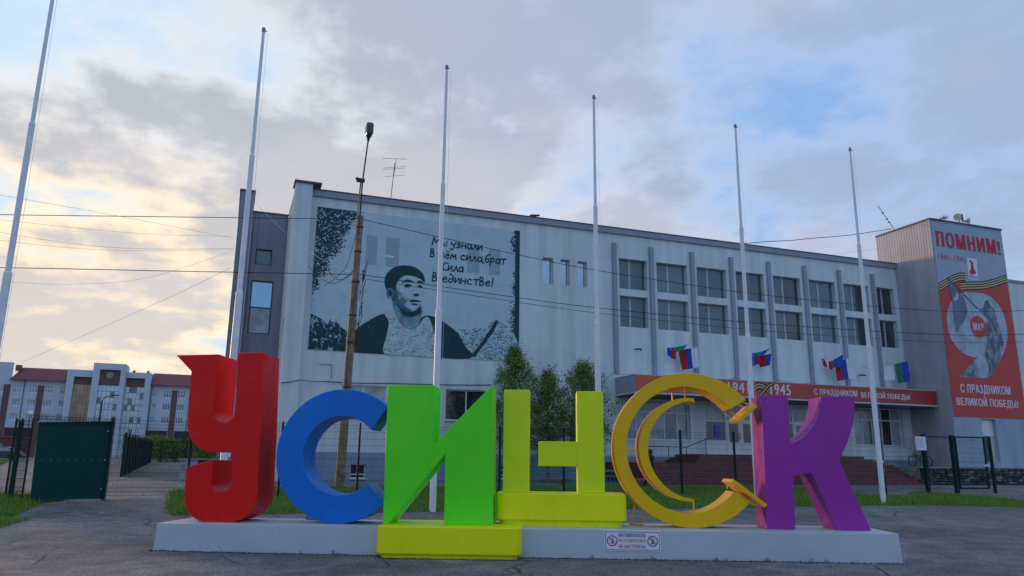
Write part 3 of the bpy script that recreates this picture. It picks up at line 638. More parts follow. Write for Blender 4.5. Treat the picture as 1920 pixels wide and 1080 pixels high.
MB().box(-.33, .47, 40.62, 47.05, 15.453, 15.53).obj('rear_wing_cap', M_DARKTRIM, H)
MB().box(.43, 2.24, 40.95, 41.2, 14.423, 14.50).obj('rear_wing_coping', M_DARKTRIM, H)
MB().box(.425, 3.0, 41.35, 54, .3, 14.4).obj('rear_wing_block', M_GREYW, H)
window(.73, 1.56, 11.58, 12.44, 41.12, [], [], H, M_FRAMED, M_GLASS, .06, sill=False)
window(.66, 1.76, 7.9, 10.72, 41.12, [], [9.3], H, M_FRAMED, M_GLASSB, .06, sill=False, gms=[M_GLASSC, M_GLASSB])
# canopy
c = MB(); c.box(19.57, 40.35, 34.42, Y0 - .005, 5.14, 6.0); c.obj('canopy', M_TRIM, H, bevel=.01)
MB().box(19.53, 40.39, 34.36, Y0 - .01, 5.06, 5.137).obj('canopy_edge', mat('pale_metal_edge', (.5, .52, .56), .4), H)
MB().box(19.54, 40.38, 34.38, Y0 - .01, 6.003, 6.04).obj('canopy_top_edge', MATS['pale_metal_edge'], H)
MB().box(19.7, 40.2, 34.6, Y0 - .02, 5.0, 5.058).obj('canopy_soffit', M_DARKTRIM, H)
# tower
T = (40.45, 46.7, 33.5, 37.8, 16.70)
tw = MB()
tw.add([(T[0], T[2], .5), (T[0], T[3], .5), (T[0], T[3], T[4]), (T[0], T[2], T[4])], [(0, 1, 2, 3)]); tw.add([(T[1], T[2], .5), (T[1], T[3], .5), (T[1], T[3], T[4]), (T[1], T[2], T[4])], [(3, 2, 1, 0)])
tw.add([(T[0], T[3], .5), (T[1], T[3], .5), (T[1], T[3], T[4]), (T[0], T[3], T[4])], [(0, 1, 2, 3)]); tw.add([(T[0], T[2], T[4]), (T[1], T[2], T[4]), (T[1], T[3], T[4]), (T[0], T[3], T[4])], [(0, 1, 2, 3)])
tw.obj('tower_walls', M_TOWS, H)
wall_holes(T[0], T[1], .5, T[4], T[2], .35, [(42.72, 43.92, 1.84, 4.36)], M_TOWF, 'tower_front', H)
MB().box(42.72, 43.92, 33.72, 33.75, 3.36, 4.36).obj('transom_panel', M_FRAME, H)
MB().box(42.90, 43.52, 33.70, 33.76, 1.84, 3.357).obj('green_door', mat('green_door_paint', (.01, .09, .06), .4), H)
MB().box(43.52, 43.92, 33.72, 33.75, 1.84, 3.357).obj('side_panel', mat('cream_panel', (.5, .5, .44), .6), H)
b = MB(); b.box(T[0] - .06, T[1] + .06, T[2] - .06, T[2] + .06, T[4] + .002, T[4] + .10); b.box(T[0] - .06, T[0] + .06, T[2] + .062, T[3], T[4] + .002, T[4] + .10); b.obj('tower_coping', M_DARKTRIM, H)
# wing beyond the tower
MB().box(46.72, 60, 37.0, 52, .5, 14.45).obj('right_wing_wall', M_WALL, H); MB().box(46.73, 60.1, 36.9, 37.2, 14.453, 14.62).obj('right_wing_coping', M_TRIM, H)
window(50.2, 52.0, 4.6, 6.4, 36.93, [51.1], [], H, M_FRAME, mat('green_window_glass', (.03, .16, .12), .1), .06)
# terrace and cable runs
MB().box(35.4, 62, 31.75, Y0 - .04, .3, 1.50).obj('terrace', M_CONC, H)
cb = MB()
def cable(mb, pts, r=.012, sag=.0, n=10):
    out = []
    for (p, q) in zip(pts, pts[1:]):
        p, q = Vector(p), Vector(q)
        for i in range(n): t = i / n; s = p.lerp(q, t); s.z -= 4 * sag * t * (1 - t); out.append(s)
    out.append(Vector(pts[-1])); mb.tube(out, r, 5)
random.seed(3)
pts = [(19.4 + i * 1.1, Y0 - .2, 6.28 + random.uniform(-.10, .10)) for i in range(20)]
cable(cb, pts, .011, .03, 3)
cable(cb, [(2.2, 35.95, 4.95), (3.0, 35.95, 5.12), (4.2, Y0 - .04, 5.15), (7.3, Y0 - .04, 5.2), (12.5, Y0 - .04, 5.35)], .018, .03, 4)
cable(cb, [(16.5, Y0 - .5, 4.3), (19.6, Y0 - .1, 6.5)], .011, .1)
cable(cb, [(3.9, Y0 - .04, 5.95), (4.5, Y0 - .04, 5.95), (4.5, Y0 - .04, 5.3)], .012, 0, 2)
cb.obj('wall_cable', M_DARK, H)
for i, (x, z) in enumerate(((20.83, 7.67), (36.97, 7.64), (36.51, 7.0))):
    b = MB(); b.box(x - .03, x + .03, Y0 - .2, Y0 - .01, z - .03, z + .03); b.tube([(x, Y0 - .2, z), (x + .16, Y0 - .42, z - .05)], .05, 10)
    b.obj('security_camera', M_DARK if i != 1 else M_FRAME, H)
b = MB(); b.tube([(4.25, Y0 - .02, 4.75), (4.25, Y0 - .25, 4.75), (4.25, Y0 - .25, 4.6)], .02, 6); b.lathe([(.09, 0), (.09, .07), (.04, .12)], (4.25, Y0 - .25, 4.5), 12); b.obj('security_camera', M_FRAME, H)

# ---------------------------------------------------------------- mural
mu = thing('mural_banner', (8.6, Y0, 6.6), 'teal and white printed mural of a man among mountains, hung high left of the windows', 'mural')
TE = (.0015, .040, .055); LTc = (.46, .62, .67)
def mural_extra(nt, out, geo, b):
    s = nt.nodes.new('ShaderNodeSeparateXYZ'); nt.links.new(geo, s.inputs[0]); x, z = s.outputs[0], s.outputs[2]   # origin at bottom centre
    rough1 = nnoise(nt, geo, 9, 6, .75, (1, 1, 1.2), .3)
    # dense foliage top left, fading inward
    edge = nnoise(nt, geo, 1.1, 4, .6)
    lx = nmath(nt, 'ADD', nmath(nt, 'ADD', x, 5.3), nmath(nt, 'MULTIPLY', nmath(nt, 'ADD', edge, -.5), 1.6))      # metres from the left edge
    lim = nrange(nt, z, 1.9, 7.1, .25, 2.5, False)
    d1 = nrange(nt, nmath(nt, 'SUBTRACT', lx, lim), -.9, .35, 1, 0)
    rx = nmath(nt, 'ADD', nmath(nt, 'SUBTRACT', 5.35, x), nmath(nt, 'MULTIPLY', nmath(nt, 'ADD', edge, -.5), 1.1))
    d2 = nrange(nt, rx, .15, .85, 1, 0)
    den = nmath(nt, 'MAXIMUM', d1, d2)
    thr = nmath(nt, 'SUBTRACT', .74, nmath(nt, 'MULTIPLY', den, .30))
    leaf = nrange(nt, nmath(nt, 'SUBTRACT', rough1, thr), -.012, .012, 0, 1)
    top = nrange(nt, z, .9, 1.5, 0, 1)
    leaf = nmath(nt, 'MULTIPLY', leaf, top)
    sol = nmath(nt, 'MULTIPLY', nrange(nt, nmath(nt, 'SUBTRACT', 5.35, x), .22, .26, 1, 0), nrange(nt, rough1, .56, .58, 1, 0))
    leaf = nmath(nt, 'MAXIMUM', leaf, sol)
    sp = nnoise(nt, geo, 7, 5, .7, (.5, 1, 1.8)); leaf = nmath(nt, 'MAXIMUM', leaf, nrange(nt, sp, .735, .75, 0, .8))
    wash = nnoise(nt, geo, 1.4, 5, .7); out = nmix(nt, nrange(nt, wash, .4, .7, 0, .35), out, (.30, .45, .50))
    return nmix(nt, leaf, out, TE)
M_MUR = mat('mural_print', LTc, .7, var=.04, extra=mural_extra)
MB().box(3.33, 13.96, Y0 - .03, Y0 - .004, 6.60, 13.67).obj('canvas', M_MUR, mu)
M_TEAL = mat('teal_print', TE, .7, var=.25, vscale=2)
def mtn_extra(nt, out, geo, b):
    n1 = nnoise(nt, geo, 2.6, 7, .75, (1.6, 1, .9), 1.2); return nmix(nt, nrange(nt, n1, .55, .58, 0, 1), out, (.42, .58, .63))
M_MTN = mat('mural_mountain_print', TE, .7, extra=mtn_extra)
def mtn2_extra(nt, out, geo, b):
    n1 = nnoise(nt, geo, 3.2, 7, .7, (1, 1, 2.2), 2.0); return nmix(nt, nrange(nt, n1, .515, .54, 0, .95), out, (.01, .11, .13))
M_MTN2 = mat('mural_snow_mountain_print', (.44, .60, .64), .7, extra=mtn2_extra)
def knit_extra(nt, out, geo, b):
    n1 = nnoise(nt, geo, 11, 4, .7, (.7, 1, 1.4)); return nmix(nt, nrange(nt, n1, .56, .60, 0, .9), out, (.02, .12, .14))
M_KNIT = mat('mural_knit_print', (.48, .60, .63), .7, extra=knit_extra)
def face_extra(nt, out, geo, b):
    s = nt.nodes.new('ShaderNodeSeparateXYZ'); nt.links.new(geo, s.inputs[0])
    g_ = nmath(nt, 'ADD', nrange(nt, s.outputs[0], -1.7, .15, 0, .30, False), nrange(nt, s.outputs[2], 2.2, 3.6, -.06, .06, False))
    n1 = nnoise(nt, geo, 6, 6, .7, (1, 1, .8), .8); n2 = nnoise(nt, geo, 1.6, 4, .6, None, .4)
    m_ = nmath(nt, 'SUBTRACT', nmath(nt, 'ADD', nmath(nt, 'MULTIPLY', n1, .35), nmath(nt, 'MULTIPLY', n2, .55)), nmath(nt, 'ADD', g_, .31))
    return nmix(nt, nrange(nt, m_, -.02, .06, 0, .85), out, (.02, .12, .15))
M_FACE = mat('mural_face_print', (.44, .58, .64), .7, var=.08, extra=face_extra)
M_FSH = mat('mural_neck_print', (.16, .32, .37), .7, var=.5, vscale=3); M_FSH2 = mat('mural_face_shade_print', (.03, .13, .16), .7, var=.6, vscale=4)
def jk_extra(nt, out, geo, b):
    n1 = nnoise(nt, geo, 3.5, 5, .7, (1.6, 1, .5), 1.5); return nmix(nt, nrange(nt, n1, .64, .67, 0, .8), out, (.12, .26, .30))
M_JACK = mat('mural_jacket_print', TE, .7, var=.2, extra=jk_extra)
def pr_(name, pts, d, m): MB().prism(pts, XZ, Y0 - .03 - d - .003, Y0 - .03 - d).obj(name, m, mu)
def smooth_poly(pts, k=4):
    out = []; n = len(pts)
    for i in range(n):
        p0, p1, p2, p3 = (Vector(pts[(i + j - 1) % n]) for j in range(4))
        for s in range(k):
            t = s / k; out.append(tuple(.5 * ((2 * p1) + (p2 - p0) * t + (2 * p0 - 5 * p1 + 4 * p2 - p3) * t * t + (3 * p1 - p0 - 3 * p2 + p3) * t ** 3)))
    return out
pr_('mountain_print', [(3.34, 6.62), (3.36, 8.34), (3.62, 8.22), (3.9, 8.08), (4.15, 7.86), (4.30, 8.16), (4.62, 7.98), (4.85, 7.75), (5.14, 7.58), (5.30, 7.2), (5.3, 6.62)], .001, M_MTN)
pr_('mountain_ridge_print', sm_open([(11.35, 6.75), (11.9, 7.5), (12.3, 8.1), (12.66, 8.70)]) + sm_open([(12.80, 8.62), (12.55, 8.1), (12.2, 7.6), (11.6, 6.75)]), .008, M_TEAL)
pr_('mountain_print', [(10.3, 6.63), (10.5, 7.95), (10.9, 8.12), (11.25, 8.10), (11.6, 8.2), (12.1, 8.25), (12.4, 8.52), (12.68, 8.74), (13.0, 8.58), (13.4, 8.36), (13.7, 8.0), (13.94, 7.5), (13.94, 6.63)], .001, M_MTN2)
sm_ = smooth_poly
pr_('jacket_print', sm_([(4.95, 6.63), (5.08, 7.05), (5.5, 7.68), (6.1, 8.18), (6.8, 8.58), (7.3, 8.45), (8.0, 7.5), (8.7, 8.5), (9.25, 8.66), (9.95, 8.36), (10.6, 7.9), (11.0, 7.3), (11.3, 6.63), (8.2, 6.61)], 5), .005, M_JACK)
pr_('sweater_print', sm_([(6.95, 6.63), (7.02, 7.5), (7.1, 8.2), (6.85, 8.6), (7.05, 8.78), (7.4, 8.4), (7.95, 7.95), (8.45, 7.98), (8.85, 8.5), (9.1, 8.55), (9.35, 8.0), (9.5, 7.3), (9.55, 6.63), (8.2, 6.61)], 4), .009, M_KNIT)
pr_('neck_print', sm_([(7.32, 9.3), (7.38, 8.7), (7.62, 8.25), (8.0, 7.92), (8.4, 7.95), (8.68, 8.4), (8.62, 9.2)], 4), .013, M_FSH)
pr_('head_print', sm_([(7.05, 10.5), (7.0, 9.95), (7.15, 9.45), (7.45, 9.0), (7.9, 8.78), (8.3, 8.84), (8.62, 9.2), (8.74, 9.7), (8.76, 10.2), (8.6, 10.7), (8.1, 10.95), (7.5, 10.9)], 4), .017, M_FACE)
pr_('face_shade_print', sm_([(7.1, 9.9), (7.18, 9.4), (7.5, 9.0), (7.92, 8.8), (8.25, 8.86), (7.95, 9.0), (7.6, 9.25), (7.42, 9.7), (7.36, 10.2), (7.15, 10.3)], 4), .021, M_FSH2)
pr_('hair_print', sm_([(6.86, 9.9), (6.82, 10.45), (7.15, 10.92), (7.7, 11.12), (8.3, 11.08), (8.72, 10.78), (8.82, 10.35), (8.62, 10.5), (8.2, 10.62), (7.72, 10.58), (7.45, 10.25), (7.3, 9.8), (7.12, 9.75)], 4), .026, M_TEAL)
pr_('ear_print', sm_([(6.95, 9.85), (7.15, 9.9), (7.28, 9.7), (7.2, 9.4), (7.05, 9.35), (6.93, 9.6)], 4), .031, M_FACE)
for pts in ([(7.62, 10.20), (7.9, 10.42), (8.2, 10.36), (8.24, 10.28), (7.95, 10.30)], [(8.42, 10.32), (8.58, 10.42), (8.78, 10.30), (8.60, 10.31)], [(7.78, 10.10), (7.95, 10.20), (8.18, 10.12), (8.0, 10.02), (7.86, 10.02)], [(8.46, 10.12), (8.58, 10.19), (8.72, 10.12), (8.6, 10.04)],
            [(8.26, 9.70), (8.36, 9.58), (8.56, 9.64), (8.50, 9.74), (8.38, 9.72)], [(8.06, 9.34), (8.3, 9.42), (8.60, 9.38), (8.64, 9.33), (8.38, 9.30), (8.2, 9.28)], [(8.14, 9.20), (8.36, 9.22), (8.54, 9.20), (8.36, 9.13)], [(7.0, 9.72), (7.12, 9.78), (7.18, 9.6), (7.08, 9.5)],
            [(7.62, 8.92), (7.95, 8.80), (8.4, 8.84), (8.62, 9.05), (8.66, 8.8), (8.3, 8.55), (7.8, 8.6)]):
    pr_('feature_print', sm_(pts, 4), .036, M_TEAL)
M_THR = mat('window_seen_through_print', (.27, .40, .46), .6, var=.06)
for x0, x1, z0, z1 in ((5.79, 6.34, 11.0, 12.5), (6.78, 7.47, 11.0, 12.52), (11.06, 11.72, 11.1, 12.5), (12.22, 12.86, 11.1, 12.5)):
    pr_('window_seen_through', [(x0, z0), (x1, z0), (x1, z1), (x0, z1)], .002, M_THR)
pr_('lamp_seen_through', [(6.76, 11.48), (7.2, 11.46), (7.2, 11.55), (6.76, 11.57)], .007, M_FRAME)
# handwriting: strokes on a 1 x 1 grid per letter (x height .6)
GL = {'М': [[(0, 0), (.08, 1), (.35, .35), (.68, 1), (.75, 0)]], 'ы': [[(.02, .62), (.05, 0), (.33, .08), (.32, .34), (.05, .36)], [(.55, .62), (.57, 0)]], 'у': [[(0, .62), (.06, .32), (.32, .28)], [(.42, .62), (.32, -.05), (.15, -.32), (.0, -.2)]],
      'з': [[(.02, .55), (.25, .64), (.36, .48), (.15, .34), (.38, .2), (.28, .02), (0, .03)]], 'н': [[(.02, .62), (0, 0)], [(.4, .62), (.38, 0)], [(0, .32), (.4, .33)]], 'а': [[(.42, .6), (.1, .55), (.0, .2), (.15, 0), (.38, .15), (.42, .6), (.46, 0)]],
      'л': [[(0, 0), (.12, .1), (.26, .62), (.46, 0)]], 'и': [[(.02, .62), (.0, .03), (.38, .6), (.42, 0)]], 'в': [[(.05, 0), (.02, .98), (.25, .95), (.28, .65), (.05, .5), (.36, .42), (.34, .08), (.05, 0)]],
      'ч': [[(0, .62), (.05, .33), (.34, .33)], [(.38, .64), (.38, 0)]], 'ё': [[(.02, .3), (.36, .36), (.3, .6), (.08, .5), (.02, .15), (.2, 0), (.4, .12)], [(.12, .82), (.13, .86)], [(.3, .84), (.31, .88)]], 'е': [[(.02, .3), (.36, .36), (.3, .6), (.08, .5), (.02, .15), (.2, 0), (.4, .12)]],
      'м': [[(0, 0), (.1, .6), (.28, .2), (.46, .6), (.55, 0)]], 'с': [[(.38, .52), (.18, .62), (.0, .35), (.1, .05), (.38, .06)]], 'С': [[(.5, .85), (.22, .95), (.0, .5), (.12, .05), (.5, .08)]],
      'б': [[(.5, 1.05), (.12, .85), (.02, .3), (.2, 0), (.4, .2), (.32, .5), (.05, .42)]], 'р': [[(.05, .6), (.0, -.32)], [(.03, .5), (.3, .64), (.38, .35), (.2, .1), (.03, .15)]], 'т': [[(-.02, .62), (.5, .66)], [(.25, .64), (.24, 0)]],
      'д': [[(.3, .45), (.05, .42), (.0, .1), (.2, 0), (.4, .3), (.38, .7), (.1, 1.0), (.05, .9)]], ',': [[(.08, .05), (.02, -.16)]], '!': [[(.1, 1.0), (.06, .28)], [(.05, .06), (.05, .02)]]}
AD = {'М': .85, 'С': .6, 'ы': .68, 'м': .68, ',': .2, '!': .2, ' ': .34}
def write(body, x, z, w, h):
    tot = sum(AD.get(ch, .56) for ch in body); k = w / tot; cx = x
    for ch in body:
        mb = MB()
        for st in GL.get(ch, []):
            P = [(cx + p[0] * k + p[1] * h * .10, z + p[1] * h) for p in st]
            for i, (p, q) in enumerate(zip(P, P[1:])):
                dx, dz = q[0] - p[0], q[1] - p[1]; L_ = math.hypot(dx, dz) or 1e-3; ux, uz = dx / L_ * .028, dz / L_ * .028; wx, wz = -dz / L_ * .036, dx / L_ * .036
                d = Y0 - .0365 - (i % 3) * .0006
                mb.add([(p[0] - ux - wx, d, p[1] - uz - wz), (q[0] + ux - wx, d, q[1] + uz - wz), (q[0] + ux + wx, d, q[1] + uz + wz), (p[0] - ux + wx, d, p[1] - uz + wz)], [(0, 1, 2, 3)])
        cx += AD.get(ch, .56) * k
        if mb.v: mb.obj('handwritten_letter', mat('dark_teal_ink', (.006, .035, .06), .7), mu)
write('Мы узнали', 9.15, 12.35, 2.75, .44); write('в чём сила,брат', 9.05, 11.72, 4.15, .44); write('Сила', 9.72, 11.08, 1.15, .44); write('в единстве!', 9.2, 10.46, 3.3, .46)

# ---------------------------------------------------------------- canopy banner
cloth_bump = lambda nt, geo: (nnoise(nt, geo, 1.3, 4, .55, (1.6, 1, .5), .5), .5, .10)
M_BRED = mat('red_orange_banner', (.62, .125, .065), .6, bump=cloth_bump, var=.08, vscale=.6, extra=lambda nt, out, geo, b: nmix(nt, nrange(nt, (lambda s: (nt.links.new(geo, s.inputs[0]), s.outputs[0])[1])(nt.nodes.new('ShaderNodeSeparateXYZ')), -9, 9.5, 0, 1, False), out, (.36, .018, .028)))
M_LET = mat('banner_white_lettering', (.66, .66, .74), .6, var=.04)
cbn = thing('canopy_banner', (30.2, 34.40, 5.2), 'long red victory day banner along the edge of the entrance canopy', 'banner')
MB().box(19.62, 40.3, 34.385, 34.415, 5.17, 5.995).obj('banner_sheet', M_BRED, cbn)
text('1941', 25.28, 26.60, 5.33, 5.88, 34.384, M_LET, cbn, .05); text('1945', 28.06, 29.42, 5.32, 5.90, 34.384, M_LET, cbn, .05)
text('С ПРАЗДНИКОМ', 31.07, 34.17, 5.37, 5.77, 34.384, M_LET, cbn, .04); text('ВЕЛИКОЙ ПОБЕДЫ!', 34.48, 38.22, 5.34, 5.79, 34.384, M_LET, cbn, .04)
M_RIBO = mat('ribbon_ochre', (.62, .46, .24), .6, var=.08); M_RIBK = mat('ribbon_black', (.02, .018, .02), .6)
def ribbon(parent, curve, wid, y, stripes=7, name='ribbon_stripe', fade=0):
    """curve: list of (x, z) centre line; stripes alternate black and ochre; wid vertical width"""
    for s in range(stripes):
        mb = MB(); a, b_ = -.5 + s / stripes, -.5 + (s + 1) / stripes; k = len(curve)
        v = [(x, y - s * .0004, z + wid * a) for x, z in curve] + [(x, y - s * .0004, z + wid * b_) for x, z in curve]
        mb.add(v, [(i, i + 1, k + i + 1, k + i) for i in range(k - 1)]); mb.obj(name, M_RIBK if s % 2 == 0 else M_RIBO, parent)
ribbon(cbn, [(26.62, 5.36), (26.85, 5.52), (27.05, 5.68), (27.3, 5.78), (27.55, 5.74), (27.8, 5.60), (27.98, 5.44)], .40, 34.380, 5)
ribbon(cbn, [(27.35, 5.28), (27.6, 5.48), (27.8, 5.68), (28.0, 5.84), (28.2, 5.92)], .24, 34.374, 3)

# ---------------------------------------------------------------- tower banner
tb = thing('tower_banner', (43.5, 33.47, 4.45), 'tall red and grey memorial banner with a big nine on the tower', 'banner')
FY = 33.47
M_BTOP = mat('banner_grey_blue', (.33, .42, .52), .6, bump=cloth_bump, var=.06, vscale=.6)
MB().box(40.5, 46.6, FY, FY + .025, 12.2, 16.55).obj('banner_top_sheet', M_BTOP, tb)
M_BRED2 = mat('tower_banner_red', (.55, .060, .045), .6, bump=cloth_bump, var=.1, vscale=.4)
MB().box(40.5, 46.6, FY, FY + .025, 4.45, 12.197).obj('banner_red_sheet', M_BRED2, tb)
MB().prism([(40.5, 12.2), (46.6, 12.2), (46.6, 13.2), (45.5, 13.0), (44.4, 12.8), (43.0, 12.9), (42.2, 12.9), (41.3, 12.5), (40.5, 12.35)], XZ, FY - .002, FY).obj('banner_red_edge', M_BRED2, tb)
M_BLR = mat('banner_dark_red_lettering', (.50, .02, .045), .6, var=.05)
text('ПОМНИМ!', 40.82, 46.30, 14.98, 15.98, FY - .001, M_BLR, tb, .10); text('1941–1945', 40.78, 43.10, 14.12, 14.50, FY - .001, M_BLR, tb, -.004)
text('С ПРАЗДНИКОМ', 41.33, 45.50, 5.80, 6.42, FY - .001, M_LET, tb, .04); text('ВЕЛИКОЙ ПОБЕДЫ!', 40.88, 46.02, 5.04, 5.70, FY - .001, M_LET, tb, .04)
cv_ = [(40.5, 12.32), (40.9, 12.50), (41.4, 12.76), (41.9, 13.0), (42.4, 13.16), (42.9, 13.2)]
ribbon(tb, cv_, .55, FY - .003, 7)
ribbon(tb, [(42.35, 12.52), (42.9, 12.62), (43.5, 12.68), (44.2, 12.76), (44.8, 12.88), (45.5, 13.08), (46.1, 13.28), (46.6, 13.44)], .54, FY - .008)
MB().prism([(43.16, 13.08), (43.98, 13.08), (44.06, 14.48), (43.2, 14.48)], XZ, FY - .016, FY - .010).obj('small_emblem_card', M_WHITE, tb)
b = MB(); b.prism(sm_([(43.35, 13.5), (43.45, 13.8), (43.5, 14.1), (43.42, 14.3), (43.55, 14.38), (43.64, 14.2), (43.78, 14.3), (43.7, 14.05), (43.72, 13.8), (43.85, 13.5)], 3), XZ, FY - .020, FY - .017); b.obj('emblem_figure', M_BLR, tb)
text('80', 43.28, 43.6, 13.36, 13.66, FY - .020, M_BLR, tb, .03); text('ПОБЕДА!', 43.24, 43.9, 13.16, 13.31, FY - .020, M_BLR, tb, .03)
def nine_extra(nt, out, geo, b):
    n1 = nnoise(nt, geo, .9, 6, .7, (1, 1, .8), .6); out = nmix(nt, nrange(nt, n1, .42, .62, 0, .7), out, (.22, .29, .37))
    n2 = nnoise(nt, geo, 3.0, 6, .8, (1, 1, 1.3), .5); return nmix(nt, nrange(nt, n2, .60, .70, 0, .5), out, (.10, .14, .20))
M_NINE = mat('nine_sky_print', (.42, .50, .58), .6, extra=nine_extra)
nine = sm_open([(43.4, 12.24), (44.2, 12.24), (44.92, 12.06), (45.5, 11.6), (45.85, 11.0), (45.98, 10.2), (45.88, 9.5), (45.55, 8.8), (45.1, 8.2), (44.4, 7.4), (43.75, 6.86)]) + [(41.35, 6.83), (42.2, 7.5)]
nine += sm_open([(43.05, 8.12), (42.5, 8.12), (41.7, 8.42), (41.05, 9.1), (40.84, 10.0), (40.98, 10.8), (41.42, 11.5), (42.1, 12.0), (42.75, 12.2)])
MB().prism(nine, XZ, FY - .006, FY - .003).obj('nine_shape', M_NINE, tb)
def stat_extra(nt, out, geo, b):
    n1 = nnoise(nt, geo, 1.7, 5, .6, (1.3, 1, .8), .8); return nmix(nt, nrange(nt, n1, .44, .60, 0, 1), out, (.27, .32, .38))
M_STAT = mat('grey_figures_print', (.10, .125, .165), .6, extra=stat_extra)
MB().prism(sm_([(43.7, 6.86), (43.9, 7.6), (43.7, 8.3), (44.05, 9.2), (43.95, 10.0), (44.3, 10.6), (43.9, 10.9), (43.7, 11.2), (44.1, 11.3), (44.3, 11.7), (44.6, 11.85), (44.75, 11.5), (45.1, 11.2), (45.2, 10.4), (45.4, 9.7), (45.5, 9.0), (45.2, 8.5), (44.8, 7.9), (44.2, 7.2)], 3), XZ, FY - .010, FY - .007).obj('figures_print', M_STAT, tb)
MB().prism([(41.4, 6.86), (42.9, 6.86), (42.95, 7.6), (42.75, 7.95), (42.3, 7.55)], XZ, FY - .010, FY - .007).obj('ruins_print', M_STAT, tb)
M_FLG = mat('grey_flag_print', (.13, .17, .25), .6, var=.25, vscale=1.5)
MB().prism(sm_([(41.5, 12.8), (42.0, 12.3), (42.55, 11.7), (42.65, 10.9), (42.35, 10.4), (41.9, 10.0), (41.55, 9.6), (41.45, 10.6), (41.5, 11.5), (41.35, 12.2)], 3), XZ, FY - .024, FY - .021).obj('banner_flag', M_FLG, tb)
MB().tube([(41.33, FY - .02, 12.98), (43.6, FY - .02, 11.2)], .03, 6).obj('banner_flag_staff', M_FLG, tb)
b = MB(); hk = arc(41.83, 11.82, .20, -200, 60, 14) + arc(41.80, 11.86, .145, 55, -195, 12); b.prism(hk, XZ, FY - .028, FY - .025); b.prism([(41.62, 11.55), (41.67, 11.5), (41.98, 12.0), (41.93, 12.05)], XZ, FY - .030, FY - .0285)
b.prism([(41.82, 12.03), (42.0, 11.88), (42.05, 11.95), (41.88, 12.1)], XZ, FY - .033, FY - .0305); b.obj('hammer_and_sickle', M_LET, tb)
MB().prism(arc(43.45, 10.05, .68, 0, 360, 36)[:-1], XZ, FY - .016, FY - .012).obj('red_disc', M_BRED2, tb)
text('МАЯ', 43.02, 43.88, 9.82, 10.28, FY - .018, M_LET, tb, .04)

# ---------------------------------------------------------------- steps, stone wall, railings
st = thing('entrance_steps', (28, 33, .5), 'broad red brown flight of steps up to the glazed entrance', 'steps')
zb = .50; rise = (2.045 - .55) / 10
for i in range(10):
    z1 = .55 + rise * (i + 1); y0 = 31.3 + .32 * i
    if i < 7: xa, xb = 18.9, 35.15
    else: xa, xb = 22.5 + .32 * (i - 7), 34.7 - .32 * (i - 7)
    sg_ = MB(); yend = y0 + .33 if (i < 9 and i != 6) else Y0 - .035
    if i >= 7: yend = Y0 - .04 + .001 * i
    if i == 6: yend = Y0 - .034
    zlo = .3 if i < 7 else .55 + rise * i - .02
    sg_.box(xa, xb, y0, yend, zlo, z1 - .03); sg_.obj('riser', M_STEP, st)
    MB().box(xa - .01, xb + .01, y0 - .02, yend, z1 - .029, z1).obj('tread', M_STEP, st, bevel=.004)
ck = thing('stone_retaining_wall', (40, 31.6, .5), 'low dark rubble stone retaining wall right of the steps', 'wall')
M_ST = [mat('dark_stone', (.035, .045, .045), .85, var=.4, vscale=6, grain=.3), mat('grey_stone', (.085, .095, .10), .85, var=.3, vscale=6, grain=.3), mat('pale_stone', (.19, .20, .205), .85, var=.25, vscale=6, grain=.3)]
MB().box(35.45, 62, 31.62, 31.74, .3, 1.44).obj('mortar_backing', mat('dark_mortar', (.03, .035, .035), .95, var=.3), ck)
MB().prism([(31.35, .4), (34.2, .4), (34.2, 1.44), (33.9, 1.44), (31.5, .62)], YZ, 35.22, 35.44).obj('sloping_backing', M_CONC, ck)
MB().box(35.2, 62, 31.45, 31.86, 1.445, 1.52).obj('coping_slab', M_CONC, ck, bevel=.01)
stm = []
for k in range(9):
    rnd = random.Random(k); b = MB(); b.box(-.5, .5, -.5, .5, -.5, .5)
    b.v = [(x * rnd.uniform(.8, 1), y * rnd.uniform(.7, 1), z * rnd.uniform(.75, 1)) for x, y, z in b.v]; stm.append(b.mesh('stone', M_ST[(0, 0, 0, 1, 1, 0, 1, 2, 1)[k]]))
rs = random.Random(5); n = 0
for row in range(6):
    z = .60 + row * .145; x = 35.5 + rs.random() * .2
    while x < 50 and n < 285:
        wd = rs.uniform(.22, .55); inst('stone', rs.choice(stm), ck, (x + wd / 2, 31.58 + rs.uniform(-.03, .03), z + .07), (0, rs.uniform(-.05, .05), rs.uniform(-.08, .08)), (wd * .97, .16, .135 * rs.uniform(.85, 1))); x += wd + .01; n += 1
# sloping stones on the cheek and a few lying at the steps
for i in range(14):
    t_ = i / 13; inst('stone', rs.choice(stm), ck, (35.33 + rs.uniform(-.05, .1), 31.45 + 2.5 * t_, .62 + .86 * t_), (rs.uniform(-.2, .2), 0, rs.uniform(-.4, .4)), (.34, .30, .16))
for i in range(12):
    inst('stone', rs.choice(stm), ck, (35.30 + rs.uniform(-.05, .12), 31.5 + rs.uniform(0, 1.6), .6 + rs.uniform(0, .3)), (rs.uniform(-.2, .2), 0, rs.uniform(-.4, .4)), (.3, .3, .14))
hr = thing('handrail', (22.5, 35.2, 1.6), 'thin dark handrail climbing the left side of the entrance steps', 'handrail')
MB().tube([(20.3, 35, 2.42), (22.9, 35, 2.40), (24.25, 35, 2.88)], .022, 8).obj('rail', M_FGREEN, hr)
for x, z in ((20.5, 2.42), (21.8, 2.41), (22.9, 2.40), (24.1, 2.83)): MB().tube([(x, 35, 1.6 if x < 22.4 else (2.04 if x > 23.4 else 1.85)), (x, 35, z)], .018, 6).obj('rail_post', M_FGREEN, hr)

